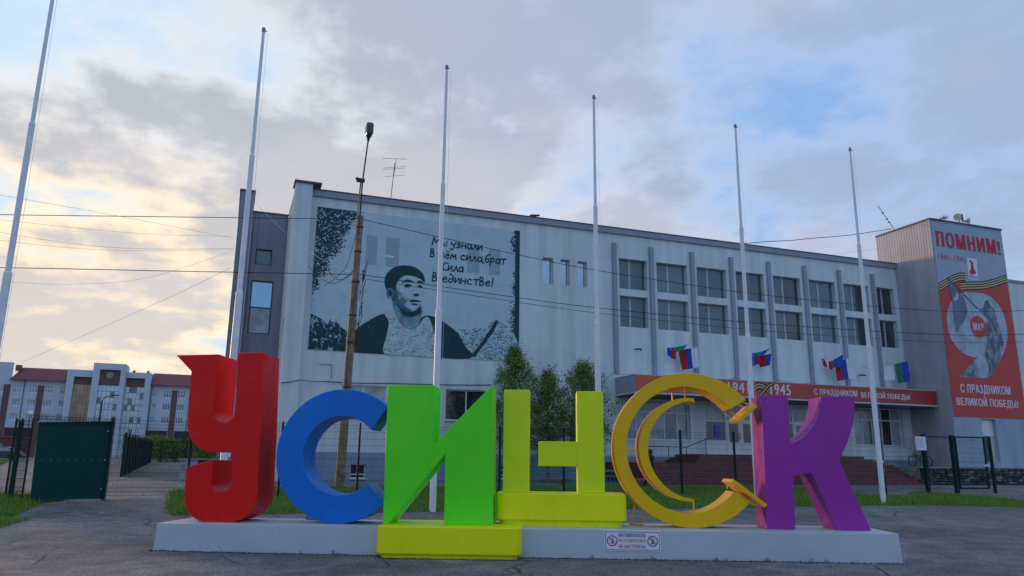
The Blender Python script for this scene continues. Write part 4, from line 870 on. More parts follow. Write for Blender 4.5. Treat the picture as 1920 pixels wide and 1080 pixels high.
# ---------------------------------------------------------------- mesh fence
def mesh_panel(mb, x0, x1, y, z0, z1, sx=.055, bands=(0, .02, .45, .47, .9, .92), w_=.0028, fn=None):
    fn = fn or (lambda a, z, d: (a, d, z)); n = int((x1 - x0) / sx)
    for i in range(n + 1):
        x = x0 + (x1 - x0) * i / n; mb.add([fn(x - w_, z0, y), fn(x + w_, z0, y), fn(x + w_, z1 + .03, y), fn(x - w_, z1 + .03, y)], [(0, 1, 2, 3)])
    H_ = z1 - z0; nz = max(1, int(H_ / .2))
    zs = [z0 + H_ * k / nz for k in range(nz + 1)] + [z0 + H_ * .5 + .04, z0 + .1, z1 - .1]
    for z in zs: mb.add([fn(x0, z - w_ * 1.3, y - .004), fn(x1, z - w_ * 1.3, y - .004), fn(x1, z + w_ * 1.3, y - .004), fn(x0, z + w_ * 1.3, y - .004)], [(0, 1, 2, 3)])
FYY = 25.0
fxs = [-3.02, -.9] + [1.7 + 2.4 * i for i in range(11)] + [28.27]
flabels = {}
def fence(name, xs, label, top0=2.68, top1=2.84):
    t = thing(name, (xs[0], FYY, .4), label, 'fence')
    for i, x in enumerate(xs):
        zt = 2.72 + (x + 3) / 31 * .12
        MB().box(x - .032, x + .032, FYY - .032, FYY + .032, .38, zt).obj('fence_post', M_FGREEN, t)
    for x0, x1 in zip(xs, xs[1:]):
        zt = 2.70 + (x0 + 3) / 31 * .12; mb = MB(); mesh_panel(mb, x0 + .04, x1 - .04, FYY + .03, .52, zt - .05); mb.obj('wire_panel', M_FGREEN, t, kind='stuff')
    return t
fence('mesh_fence', fxs[:-1] + [25.92, 28.27], 'dark green welded mesh fence running behind the letters to the right gate')
tg = thing('wicket_gate', (30.2, FYY, .5), 'open green framed wicket gate with a lintel between tall posts, right side', 'gate')
for x, w_ in ((28.27, .075), (29.93, .075), (32.22, .05)): MB().box(x - w_, x + w_, FYY - w_, FYY + w_, .4, 2.9 if x < 31 else 2.86).obj('gate_post', M_FGREEN, tg)
MB().box(28.35, 29.85, FYY - .025, FYY + .025, 2.78, 2.83).obj('lintel', M_FGREEN, tg)
lf = MB(); lf.box(30.12, 30.18, FYY - .03, FYY + .03, .60, 2.86); lf.box(31.84, 31.90, FYY - .03, FYY + .03, .60, 2.86); lf.box(30.18, 31.84, FYY - .03, FYY + .03, 2.80, 2.86); lf.box(30.18, 31.84, FYY - .03, FYY + .03, .60, .66)
lf.obj('gate_leaf', M_FGREEN, tg); mb = MB(); mesh_panel(mb, 30.19, 31.83, FYY, .67, 2.79); mb.obj('wire_panel', M_FGREEN, tg, kind='stuff')
MB().box(31.78, 31.95, FYY - .06, FYY + .06, 1.58, 1.66).obj('lock_box', M_WPOLE, tg)
ns = thing('notice_board', (28.0, FYY - .1, 2.2), 'small white notice board fixed to the gate post, above the bicycle', 'notice')
MB().box(27.64, 28.28, FYY - .13, FYY - .11, 2.22, 2.80).obj('board', M_WHITE, ns)
b = MB()
for i in range(9): b.box(27.74, 28.18 - (i % 3) * .05, FYY - .133, FYY - .131, 2.70 - i * .045, 2.712 - i * .045)
b.obj('print_lines', mat('grey_print', (.25, .27, .34), .6), ns)
MB().box(27.64, 27.69, FYY - .134, FYY - .131, 2.22, 2.80).obj('side_strip', M_MAR, ns)

# left green gates
gl = thing('sheet_gate', (-3.0, 24.4, .4), 'big dark green sheet metal gate leaf standing open on the left', 'gate')
P0, P1 = Vector((-4.86, 24.05, 0)), Vector((-2.99, 24.76, 0))
def PG(a, z, d): p = P0.lerp(P1, a); q = Vector((-(P1 - P0).y, (P1 - P0).x, 0)).normalized(); p = p + q * d; return (p.x, p.y, z)
MB().prism([(0.09, .46), (1, .44), (1, 2.60), (0.06, 2.50)], PG, 0, .03).obj('sheet', M_SHEET, gl)
fr = MB(); fr.prism([(.06, 2.44), (1, 2.54), (1, 2.58), (.06, 2.48)], PG, -.02, 0); fr.prism([(0.96, .42), (.99, .42), (.99, 2.72), (.96, 2.72)], PG, -.04, -.002); fr.obj('gate_frame', M_FGREEN, gl)
b = MB()
for i in range(9): b.prism([(.06 + .1 * i, 1.50), (.066 + .1 * i, 1.50), (.066 + .1 * i, 1.512), (.06 + .1 * i, 1.512)], PG, -.008, -.001)
for i in range(3): b.prism([(.93, .7 + .8 * i), (.94, .7 + .8 * i), (.94, .73 + .8 * i), (.93, .73 + .8 * i)], PG, -.008, -.001)
b.obj('rivets', M_WPOLE, gl)
b = MB(); mesh_panel(b, .0, 1., -.01, 2.48, 2.66, sx=.02, fn=PG); b.obj('wire_top', M_FGREEN, gl, kind='stuff')
b = MB()
for i in range(22): b.prism([(.05 + i * .043, 2.50 + .004 * i), (.07 + i * .043, 2.50 + .004 * i), (.08 + i * .043, 2.53 + .004 * i), (.06 + i * .043, 2.53 + .004 * i)], PG, .035, .05)
b.obj('pale_sheet_edge', M_WPOLE, gl)
gp = MB(); gp.box(-3.10, -2.98, 24.84, 24.96, .35, 2.72); o = gp.obj('gate_post', M_CONC, gl)
gf = thing('mesh_gate', (-5.2, 24.6, .4), 'narrow folded green mesh gate leaf at the left edge of the sheet gate', 'gate')
Q0, Q1 = Vector((-5.40, 24.55, 0)), Vector((-4.95, 24.5, 0))
def QG(a, z, d): p = Q0.lerp(Q1, a); return (p.x, p.y + d, z)
for a in (0, .33, .9): MB().prism([(a, .5), (a + .10, .5), (a + .10, 2.6), (a, 2.62)], QG, 0, .05).obj('stile', M_FGREEN, gf)
b = MB()
for k in range(3): b2 = mesh_panel(b, .02, .95, .06 + .09 * k, .55, 2.55, sx=.05, fn=QG)
b.obj('wire_panel', M_FGREEN, gf, kind='stuff')
MB().prism([(.02, .5), (.32, .5), (.32, 2.55), (.02, 2.55)], QG, .34, .35).obj('screen_cloth', mat('green_screen_cloth', (.012, .07, .06), .8, var=.3), gf)
# receding screened fence
sf = thing('screened_fence', (-4.4, 41, .6), 'dark green screened fence receding along the left path', 'fence')
L0, L1 = Vector((-4.45, 41.0, 0)), Vector((-6.3, 80.0, 0))
def SF(a, z, d): p = L0.lerp(L1, a); return (p.x + d, p.y, z + G(p.y))
for i in range(13):
    MB().prism([(i / 13 + .003, .0), ((i + 1) / 13 - .003, .0), ((i + 1) / 13 - .003, 1.93), (i / 13 + .003, 1.93)], SF, 0, .03).obj('screen_panel', M_SHEETY, sf)
for i in range(14):
    p = L0.lerp(L1, i / 13); MB().box(p.x + .03, p.x + .10, p.y - .035, p.y + .035, G(p.y) - .1, G(p.y) + 2.08).obj('fence_post', M_FGREEN, sf)
bgt = thing('back_gate', (-5, 83, 1.1), 'thin framed green gate at the far end of the left path', 'gate')
fr = MB()
for x in (-6.5, -5.62, -3.3): fr.box(x - .05, x + .05, 82.95, 83.05, 1.0, 3.2 if x > -6 else 2.85)
fr.box(-5.57, -3.35, 82.96, 83.04, 3.1, 3.18); fr.box(-6.45, -5.67, 82.97, 83.03, 2.7, 2.76); fr.box(-5.57, -3.35, 82.96, 83.04, 1.15, 1.2); fr.obj('gate_frame', M_FGREEN, bgt)
mb = MB(); mesh_panel(mb, -5.55, -3.36, 83, 1.2, 3.1, sx=.14, w_=.008); mb.obj('wire_panel', M_FGREEN, bgt, kind='stuff')

# low block beside the building
bk = thing('basement_stair_block', (-1, 36.5, .5), 'low block with grey graffiti end and red brown side, left of the red letter', 'block')
b = MB(); b.box(-1.62, 2.0, 36.5, 38.2, .4, 1.50, 0); b.obj('block_body', mat('red_brown_panel', (.13, .035, .04), .7, var=.2), bk)
MB().box(-1.66, -.95, 36.44, 36.497, .4, 1.50).obj('block_end', mat('graffiti_concrete', (.30, .32, .34), .8, var=.35, vscale=9), bk)
MB().box(-1.75, 2.05, 36.38, 38.3, 1.503, 1.57).obj('block_cap', M_CONC, bk)
tr = thing('turquoise_railing', (12, 30.4, .5), 'low turquoise railing seen through the yellow green letter', 'railing')
for x0 in (8.6, 10.3, 12.0, 13.7, 15.4):
    f_ = MB(); f_.box(x0, x0 + .06, 30.4, 30.46, .5, 1.28); f_.box(x0 + .06, x0 + 1.64, 30.4, 30.45, 1.18, 1.28); f_.box(x0 + .06, x0 + 1.64, 30.4, 30.45, .58, .72); f_.box(x0 + .06, x0 + 1.64, 30.41, 30.44, .98, 1.02)
    for k in range(8): f_.box(x0 + .2 + k * .18, x0 + .22 + k * .18, 30.41, 30.43, .72, .98)
    f_.obj('railing_section', M_TURQ, tr)
tb2 = thing('pink_flower_tub', (13.5, 31.0, .55), 'faded pink oval tub by the turquoise railing', 'planter')
MB().lathe([(.45, .0), (.62, .2), (.66, .32), (.6, .33)], (13.6, 31.1, .55), 18).obj('tub', M_PINK, tb2)
tb3 = thing('pink_flower_tub', (17.7, 30.6, .55), 'faded pink oval tub left of the foot of the steps', 'planter')
MB().lathe([(.45, .0), (.62, .2), (.66, .32), (.6, .33)], (17.7, 30.8, .55), 18).obj('tub', M_PINK, tb3)

# ---------------------------------------------------------------- bicycle
bi = thing('bicycle', (39.2, 35.0, 1.5), 'dark blue bicycle parked on the terrace under the notice board', 'bicycle')
BZ = 1.50; M_BIKE = mat('dark_blue_bike_paint', (.012, .02, .09), .35)
for cx in (38.55, 39.85):
    wv = MB(); wv.tube([(cx + .30 * math.cos(k * math.pi / 12), 35.0, BZ + .33 + .30 * math.sin(k * math.pi / 12)) for k in range(25)], .025, 6, cap=False); w_ = wv.obj('wheel', M_BLACK, bi)
    sp = MB()
    for k in range(10): a = k * math.pi / 5; sp.tube([(cx, 35, BZ + .33), (cx + .29 * math.cos(a), 35, BZ + .33 + .29 * math.sin(a))], .003, 3)
    o = sp.obj('spokes', M_TRIM, bi); o.parent = w_
    MB().tube([(cx + .36 * math.cos(R(20 + k * 14)), 35.0, BZ + .33 + .36 * math.sin(R(20 + k * 14))) for k in range(9)], .012, 5).obj('mudguard', M_FRAME if cx > 39 else M_BIKE, bi)
fr = MB()
for p in ([(38.55, 35, BZ + .33), (38.74, 35, BZ + .95)], [(38.70, 35, BZ + .80), (39.16, 35, BZ + .36)], [(39.16, 35, BZ + .36), (39.36, 35, BZ + .92)], [(38.72, 35, BZ + .70), (39.27, 35, BZ + .62)], [(39.16, 35, BZ + .36), (39.85, 35, BZ + .33)], [(39.32, 35, BZ + .72), (39.85, 35, BZ + .33)]): fr.tube(p, .02, 6)
fr.obj('bike_frame', M_BIKE, bi)
MB().tube([(38.62, 34.72, BZ + 1.06), (38.70, 34.8, BZ + 1.04), (38.75, 35, BZ + .96), (38.70, 35.2, BZ + 1.04), (38.62, 35.28, BZ + 1.06)], .014, 6).obj('handlebar', M_DARK, bi)
MB().prism(rr(39.22, 39.52, BZ + .92, BZ + .98, .025, 4), lambda a, z, d: (a, d, z), 34.93, 35.07).obj('saddle', M_BLACK, bi)
MB().box(39.55, 39.98, 34.93, 35.07, BZ + .70, BZ + .72).obj('luggage_rack', M_DARK, bi)
MB().tube([(39.10, 34.9, BZ + .25), (39.16, 34.95, BZ + .36), (39.16, 35.05, BZ + .36), (39.22, 35.1, BZ + .47)], .012, 5).obj('crank', M_DARK, bi)

# ---------------------------------------------------------------- flags on the wall
M_FR, M_FB, M_FW, M_FG = mat('red_flag_cloth', (.50, .015, .03), .8, var=.12), mat('blue_flag_cloth', (.012, .07, .42), .8, var=.12), mat('white_flag_cloth', (.72, .73, .80), .8, var=.06), mat('green_flag_cloth', (.012, .20, .09), .8, var=.12)
def flag(label, staff, corners, mats, y0=36.0, y1=35.5, sag=.0, wave=.05):
    """corners: top-left, top-right, bottom-right, bottom-left in the facade plane; strips run down the cloth"""
    t = thing('wall_flag', (staff[0], Y0, staff[1]), label, 'flag', 'flags on short staffs above the canopy')
    MB().tube([(staff[0], Y0 - .02, staff[1]), (staff[2], y1, staff[3])], .014, 6).obj('staff', M_FRAME, t)
    n, m_ = 18, 10; mb = MB(); tl, tr_, br, bl = corners
    for i in range(n + 1):
        u_ = i / n
        for j in range(m_ + 1):
            v_ = j / m_; x = (tl[0] * (1 - u_) + tr_[0] * u_) * (1 - v_) + (bl[0] * (1 - u_) + br[0] * u_) * v_; z = (tl[1] * (1 - u_) + tr_[1] * u_) * (1 - v_) + (bl[1] * (1 - u_) + br[1] * u_) * v_
            z -= 4 * sag * u_ * (1 - u_) * (1 - v_ * .5); mb.v.append((x, y0 + (y1 - y0) * u_ + wave * math.sin(u_ * 9 + v_ * 3) * (.3 + v_), z))
    for i in range(n):
        for j in range(m_): a = i * (m_ + 1) + j; mb.f.append((a, a + 1, a + m_ + 2, a + m_ + 1)); mb.m.append(min(int((i + .5) / n * len(mats)), len(mats) - 1))
    mb.obj('cloth', mats, t, smooth=True); return t
flag('half furled blue and green flag, left of the first tricolour', (22.9, 7.15, 23.62, 8.02), [(22.58, 7.8), (23.6, 8.0), (23.2, 7.62), (22.75, 7.55)], [M_FB, M_FG, M_FG], sag=.05)
flag('thin drooping red and blue flag at the far left of the wall flags', (22.9, 7.15, 22.55, 7.85), [(22.56, 7.8), (22.8, 7.62), (22.74, 7.05), (22.60, 7.35)], [M_FB, M_FR])
flag('white, blue and red tricolour hanging beside the third pilaster', (23.9, 7.15, 24.22, 7.86), [(23.27, 7.70), (24.2, 7.86), (24.22, 6.75), (23.5, 6.6)], [M_FR, M_FB, M_FW], wave=.03)
flag('blue and green flag stretched above the fifth flagpole', (28.4, 7.2, 29.14, 8.1), [(28.05, 7.8), (29.12, 8.1), (28.6, 7.66), (28.15, 7.5)], [M_FB, M_FG, M_FB], sag=.06)
flag('small crumpled blue and red flag right behind the fifth flagpole', (28.3, 7.2, 28.03, 7.88), [(28.1, 7.62), (28.4, 7.62), (28.42, 7.22), (28.22, 7.06)], [M_FB, M_FR])
flag('short red flag with a blue top corner right of the fifth flagpole', (28.9, 7.2, 29.3, 7.84), [(28.62, 7.68), (29.22, 7.80), (28.98, 7.1), (28.74, 7.02)], [M_FR, M_FR, M_FB])
flag('narrow folded dark red flag above the greeting text', (33.4, 7.2, 33.22, 7.9), [(33.27, 7.82), (33.6, 7.55), (33.54, 7.06), (33.45, 7.3)], [M_FR, M_FW, M_FR])
flag('blue and green flag raised left of the second tricolour', (34.1, 7.2, 34.52, 8.1), [(33.74, 7.56), (34.5, 8.06), (34.3, 7.3), (33.72, 7.22)], [M_FG, M_FB, M_FB])
flag('white, blue and red tricolour nearest the greeting text', (34.6, 7.1, 35.1, 7.85), [(34.28, 7.70), (35.1, 7.86), (35.24, 6.66), (34.34, 6.5)], [M_FR, M_FB, M_FW], wave=.03)
flag('white flag hanging limp right of the rightmost flagpole', (38.3, 7.1, 38.15, 7.9), [(38.18, 7.62), (38.32, 7.62), (38.36, 6.72), (38.05, 6.7)], [M_FW])
flag('green and blue flag at the right end near the tower', (39.4, 7.1, 39.62, 7.95), [(38.98, 7.76), (39.58, 7.93), (39.62, 6.66), (39.18, 6.58)], [M_FG, M_FB], wave=.03)

# ---------------------------------------------------------------- roof bits
an = thing('roof_aerial', (7.15, 38, 14.3), 'thin television aerial on the roof behind the mural', 'aerial')
MB().tube([(7.15, 38, 14.3), (7.32, 38, 17.1)], .02, 6).obj('mast', M_DARK, an)
el = MB(); el.tube([(7.28, 37.4, 17.15), (7.40, 38.6, 16.6)], .014, 5)
for (x0, z0, x1, z1, y) in ((6.57, 16.98 + .15, 7.86, 17.24 + .05, 37.6), (6.72, 16.75, 7.9, 17.02, 38), (6.72, 16.68, 7.9, 16.92, 38), (6.91, 16.45, 7.94, 16.67, 38.4)): el.tube([(x0, y, z0), (x1, y, z1)], .010, 5)
el.obj('elements', M_DARK, an)
dbz = thing('roof_debris', (14.85, 37, 14.5), 'dark torn roofing felt bulging over the parapet', 'debris')
MB().prism(sm_([(14.35, 14.52), (14.6, 14.66), (14.72, 14.80), (14.95, 14.82), (15.05, 14.72), (15.25, 14.62), (15.4, 14.52)], 3), XZ, 36.8, 37.2).obj('felt_lump', M_BLACK, dbz)
MB().prism([(14.9, 14.76), (15.3, 14.82), (15.3, 14.90), (14.9, 14.86)], XZ, 36.9, 37.0).obj('felt_flap', M_BLACK, dbz)
a2 = thing('tower_aerial', (40.0, 36.2, 16.7), 'small leaning aerial on the left corner of the tower', 'aerial')
MB().tube([(40.5, 36.2, 16.7), (39.2, 36.2, 18.3)], .02, 6).obj('mast', M_DARK, a2)
b = MB()
for t_ in (.35, .48, .72): p = Vector((40.5, 36.2, 16.7)).lerp(Vector((39.2, 36.2, 18.3)), t_); b.lathe([(.02, -.05), (.06, -.03), (.06, .03), (.02, .05)], p, 8); b.tube([(p.x - .22, p.y, p.z - .12), (p.x + .22, p.y, p.z + .18)], .006, 4)
b.obj('dipoles', M_DARK, a2)
ls = thing('loudspeaker_cluster', (43.3, 33.9, 16.8), 'pair of pale horn loudspeakers on top of the tower', 'loudspeaker')
MB().tube([(43.3, 33.7, 16.7), (43.3, 33.7, 17.2)], .03, 6).obj('bracket', M_DARK, ls)
def horn(p, d, r, L_):
    p = Vector(p); d = Vector(d).normalized(); MB().tube([p, p + d * L_ * .45, p + d * L_ * .8, p + d * L_], [.05, .07, r * .6, r], 14).obj('horn', mat('cream_horn_paint', (.45, .42, .36), .5), ls, smooth=True)
horn((43.3, 33.7, 17.15), (-1, -.5, .05), .24, .42); horn((43.45, 33.7, 17.0), (1, -.6, 0), .22, .45); MB().box(43.5, 43.62, 33.66, 33.76, 17.0, 17.5).obj('driver_box', M_NAVY, ls)
fl_ = thing('roof_floodlight', (41.55, 33.5, 16.8), 'small white floodlight on the tower coping above the banner', 'floodlight')
b = MB(); b.box(41.25, 41.75, 33.2, 33.5, 16.86, 16.98); b.obj('lamp_housing', M_WPOLE, fl_); MB().tube([(41.3, 33.5, 16.75), (41.3, 33.4, 16.9)], .03, 6).obj('bracket', M_DARK, fl_)

# ---------------------------------------------------------------- concrete lamp post
lp = thing('concrete_lamp_post', (4.03, 28.4, .5), 'leaning brown concrete lamp post in front of the mural', 'lamp post')
A_, B_ = Vector((4.02, 28.4, .45)), Vector((4.22, 28.4, 10.82))
def PP(t_): return A_.lerp(B_, t_)
def square_taper(mb, a, b_, r0, r1, mi=0):
    v = []
    for p, r in ((a, r0), (b_, r1)):
        for s, t_ in ((-1, -1), (1, -1), (1, 1), (-1, 1)): v.append((p.x + s * r, p.y + t_ * r, p.z))
    mb.add(v, [(0, 3, 2, 1), (4, 5, 6, 7), (0, 1, 5, 4), (1, 2, 6, 5), (2, 3, 7, 6), (3, 0, 4, 7)], mi)
b = MB(); square_taper(b, A_, B_, .155, .115); b.obj('concrete_pole', M_POLEC, lp, bevel=.02)
for t_ in (.36, .52, .62, .745, .86, .955): p = PP(t_); r = .16 - .04 * t_ + .012; b = MB(); b.box(p.x - r, p.x + r, p.y - r, p.y + r, p.z - .03, p.z + .03); b.obj('steel_band', M_RUST, lp)
MB().tube([(4.18, 28.3, 10.0), (4.22, 28.32, 12.2), (4.36, 28.36, 14.05)], [.035, .03, .028], 8).obj('lamp_mast', M_RUST, lp)
MB().tube([(4.10, 28.35, 10.7), (4.16, 28.36, 12.2)], .03, 8).obj('second_mast', mat('grey_mast', (.28, .27, .27), .6), lp)
b = MB(); b.box(4.0, 4.30, 28.25, 28.42, 12.2, 12.32); b.tube([(4.05, 28.3, 12.26), (3.98, 28.2, 12.26)], .07, 8); b.obj('mast_clamp', M_RUST, lp)
b = MB(); prof = rr(4.215, 4.495, 14.12, 14.62, .09, 6); b.prism(prof, XZ, 28.0, 28.42); b.obj('lamp_head', mat('lamp_head_grey', (.045, .060, .070), .35), lp, bevel=.04)
MB().tube([(4.355, 28.35, 13.9), (4.355, 28.3, 14.14)], [.03, .09], 10).obj('lamp_neck', M_DARK, lp)
rt = random.Random(11); b = MB()
for i in range(46):
    z = rt.uniform(5.6, 8.6); s_ = (z - 5.2) * .02; x = PP((z - .45) / 10.4).x + .17 + abs(rt.gauss(0, .05)) + s_; b.tube([(x, 28.3, z), (x + rt.uniform(-.12, .16), 28.3 + rt.uniform(-.1, .1), z + rt.uniform(.15, .6))], .009, 4)
b.obj('rusty_wire_tangle', M_RUST, lp)
b = MB(); cable(b, [(4.1, 28.25, 10.2), (4.0, 28.2, 9.6), (3.75, 28.2, 8.6), (3.3, 28.2, 8.1), (3.0, 28.2, 7.9)], .01, .0, 4); cable(b, [(4.1, 28.2, 3.0), (4.02, 28.2, 5), (4.2, 28.2, 8.2)], .012, 0, 3)
cable(b, [(3.1, 28.2, 8.5), (4.05, 28.25, 8.55)], .012, .35, 10); cable(b, [(2.4, 28.2, 8.6), (3.3, 28.2, 8.0), (4.05, 28.25, 8.6)], .010, .12, 8)
b.obj('loose_cable', M_DARK, lp)
b = MB(); b.tube([(3.86, 28.2, 1.2), (4.02, 28.2, 1.02), (4.22, 28.2, .98)], .012, 5); b.obj('wire_tie', M_DARK, lp)

# ---------------------------------------------------------------- overhead wires
def wire(label, pts, r=.014, m=M_BLACK):
    b = MB(); P = [Vector(p) for p in pts]
    # smooth curve through the points
    out = []
    for i in range(len(P) - 1):
        p0, p1, p2, p3 = P[max(i - 1, 0)], P[i], P[i + 1], P[min(i + 2, len(P) - 1)]
        for s in range(6):
            t_ = s / 6; out.append(.5 * ((2 * p1) + (p2 - p0) * t_ + (2 * p0 - 5 * p1 + 4 * p2 - p3) * t_ ** 2 + (3 * p1 - p0 - 3 * p2 + p3) * t_ ** 3))
    out.append(P[-1]); b.tube(out, r, 5); o = b.obj('overhead_wire', m, org=Vector(P[0])); tag(o, label, 'cable', 'overhead wires around the lamp post and building')
wire('upper dark wire from the left edge to the top of the lamp post', [(-16, 28.4, 8.5), (-7.49, 28.4, 9.4), (-2.76, 28.4, 9.92), (2.67, 28.4, 10.52), (4.15, 28.4, 10.7)])
wire('upper dark wire from the lamp post across the windows', [(4.26, 28.4, 10.7), (10.97, 28.4, 9.94), (15.28, 28.4, 9.6), (23.36, 28.4, 9.31), (33.32, 28.4, 9.38), (39.95, 28.4, 9.87), (52, 28.4, 11.2)])
wire('lower dark wire from the left edge to the lamp post', [(-16, 28.4, 6.9), (-7.24, 28.4, 7.61), (-2.56, 28.4, 7.96), (2.52, 28.4, 8.35), (4.08, 28.4, 8.46)])
wire('middle dark wire crossing the lower window row', [(4.3, 28.4, 8.5), (9.5, 28.4, 8.2), (14.48, 28.4, 8.0), (23.25, 28.4, 7.94), (33.13, 28.4, 8.14), (39.69, 28.4, 8.55), (52, 28.4, 9.9)])
wire('lowest dark wire crossing just under the lower window row', [(4.3, 28.4, 8.35), (9.5, 28.4, 8.02), (14.48, 28.4, 7.77), (23.22, 28.4, 7.60), (33.07, 28.4, 7.75), (39.6, 28.4, 8.12), (52, 28.4, 9.3)], .010)
M_LW = mat('pale_grey_wire', (.42, .42, .44), .6)
def W(px, py, Y):
    d = cF + cR * ((px - 960) / 1420) - cU * ((py - 540) / 1420); p = Vector((0, 0, 1.6)) + d * (Y / d.y); return tuple(p)
wire('thin grey wire sloping down to the grey rear wing, topmost', [W(-80, 352, 30), W(150, 392, 33), W(300, 420, 37), W(438, 447, 41)], .006, M_LW)
wire('thin grey wire just below the upper dark wire at the left', [W(-80, 403, 30), W(150, 428, 33), W(300, 440, 37), W(436, 443, 41)], .0055, M_LW)
wire('thin grey wire sagging to the rear wing at mid height', [W(-80, 420, 30), W(100, 452, 33), W(250, 466, 37), W(438, 466, 41)], .0065, M_LW)
wire('thin grey wire just under the mid height one', [W(-80, 440, 30), W(100, 462, 33), W(250, 470, 37), W(438, 468, 41)], .0055, M_LW)
wire('thin grey wire rising from the far left building', [W(40, 680, 60), W(200, 610, 52), W(330, 552, 46), W(436, 500, 41)], .008, M_LW)
wire('thin grey wire swinging low across the left sky', [W(-60, 522, 34), W(120, 533, 36), W(280, 520, 38), W(436, 470, 41)], .0055, M_LW)
wire('thin pale wire from the rear wing down across the mural', [W(476, 378, 40.5), W(540, 440, 36), W(610, 490, 32), W(668, 514, 28.6)], .008, mat('pale_wire', (.45, .46, .48), .6))
wire('wavy black cable from the roof edge to the tower', [W(x, y, 36.4) for x, y in ((1355, 457), (1400, 456), (1440, 453), (1480, 451), (1520, 447), (1560, 444), (1600, 440), (1640, 434), (1672, 429))], .022)
wire('thin faint wire from the roof to the tower side', [W(1545, 480, 38), W(1600, 472, 37.5), W(1648, 466, 37)], .0065, M_LW)

# ---------------------------------------------------------------- person
def person():
    x, y, z0 = 16.75, 28.4, G(28.4); S = 1.60 / 1.75
    t = thing('person', (x, y, z0), 'person in dark clothes walking past the steps, half hidden by the golden letter', 'person')
    J = {'pel': (0, 0, .95), 'wai': (0, 0, 1.10), 'che': (.01, 0, 1.32), 'nek': (.03, 0, 1.48), 'hed': (.07, 0, 1.60), 'crn': (.07, 0, 1.70),
         'sl': (.0, -.18, 1.42), 'el': (-.05, -.24, 1.14), 'wl': (.08, -.23, .92), 'hl': (.13, -.22, .84), 'sr': (.0, .18, 1.42), 'er': (.03, .24, 1.14), 'wr': (.18, .2, .95), 'hr': (.24, .19, .88),
         'hpl': (0, -.09, .90), 'kl': (.14, -.10, .50), 'al': (.20, -.10, .09), 'tl': (.38, -.11, .04), 'hpr': (0, .09, .90), 'kr': (-.06, .09, .50), 'ar': (-.30, .09, .16), 'tr': (-.18, .10, .05)}
    Rr = {'pel': .15, 'wai': .14, 'che': .165, 'nek': .07, 'hed': .10, 'crn': .09, 'sl': .08, 'el': .058, 'wl': .042, 'hl': .04, 'sr': .08, 'er': .058, 'wr': .042, 'hr': .04, 'hpl': .11, 'kl': .075, 'al': .052, 'tl': .045, 'hpr': .11, 'kr': .075, 'ar': .052, 'tr': .045}
    E_ = [('pel', 'wai'), ('wai', 'che'), ('che', 'nek'), ('nek', 'hed'), ('hed', 'crn'), ('che', 'sl'), ('sl', 'el'), ('el', 'wl'), ('wl', 'hl'), ('che', 'sr'), ('sr', 'er'), ('er', 'wr'), ('wr', 'hr'), ('pel', 'hpl'), ('hpl', 'kl'), ('kl', 'al'), ('al', 'tl'), ('pel', 'hpr'), ('hpr', 'kr'), ('kr', 'ar'), ('ar', 'tr')]
    ks = list(J); me = bpy.data.meshes.new('skeleton'); me.from_pydata([tuple(q * S for q in J[k]) for k in ks], [(ks.index(a), ks.index(b_)) for a, b_ in E_], [])
    o = link(bpy.data.objects.new('body', me)); o.modifiers.new('skin', 'SKIN'); ss = o.modifiers.new('sub', 'SUBSURF'); ss.levels = ss.render_levels = 1
    for i, k_ in enumerate(ks): r = Rr[k_] * S; me.skin_vertices[0].data[i].radius = (r, r)
    me.skin_vertices[0].data[0].use_root = True
    dg = bpy.context.evaluated_depsgraph_get(); m2 = bpy.data.meshes.new_from_object(o.evaluated_get(dg)); bpy.data.objects.remove(o)
    m2.materials.clear(); m2.materials.append(M_CLOTH); m2.materials.append(M_SKIN)
    for p in m2.polygons:
        c_ = p.center / S; p.material_index = 1 if (c_.z > 1.50 or (c_.z < .90 and abs(c_.y) > .16 and c_.x > .05)) else 0; p.use_smooth = True
    b_ = link(bpy.data.objects.new('body', m2)); b_.parent = t
    b = MB(); b.lathe([(.02, .12), (.075, .10), (.105, .03), (.11, -.02), (.08, -.07)][::-1], (x + .055 * S, y, z0 + 1.66 * S), 14); b.obj('hair', M_HAIR, t, smooth=True)
    b = MB(); b.lathe([(.21, 0), (.19, .2), (.17, .4), (.20, .62), (.10, .70)], (x + .0, y, z0 + .78 * S), 14); b.obj('jacket', M_CLOTH, t, smooth=True)
person()

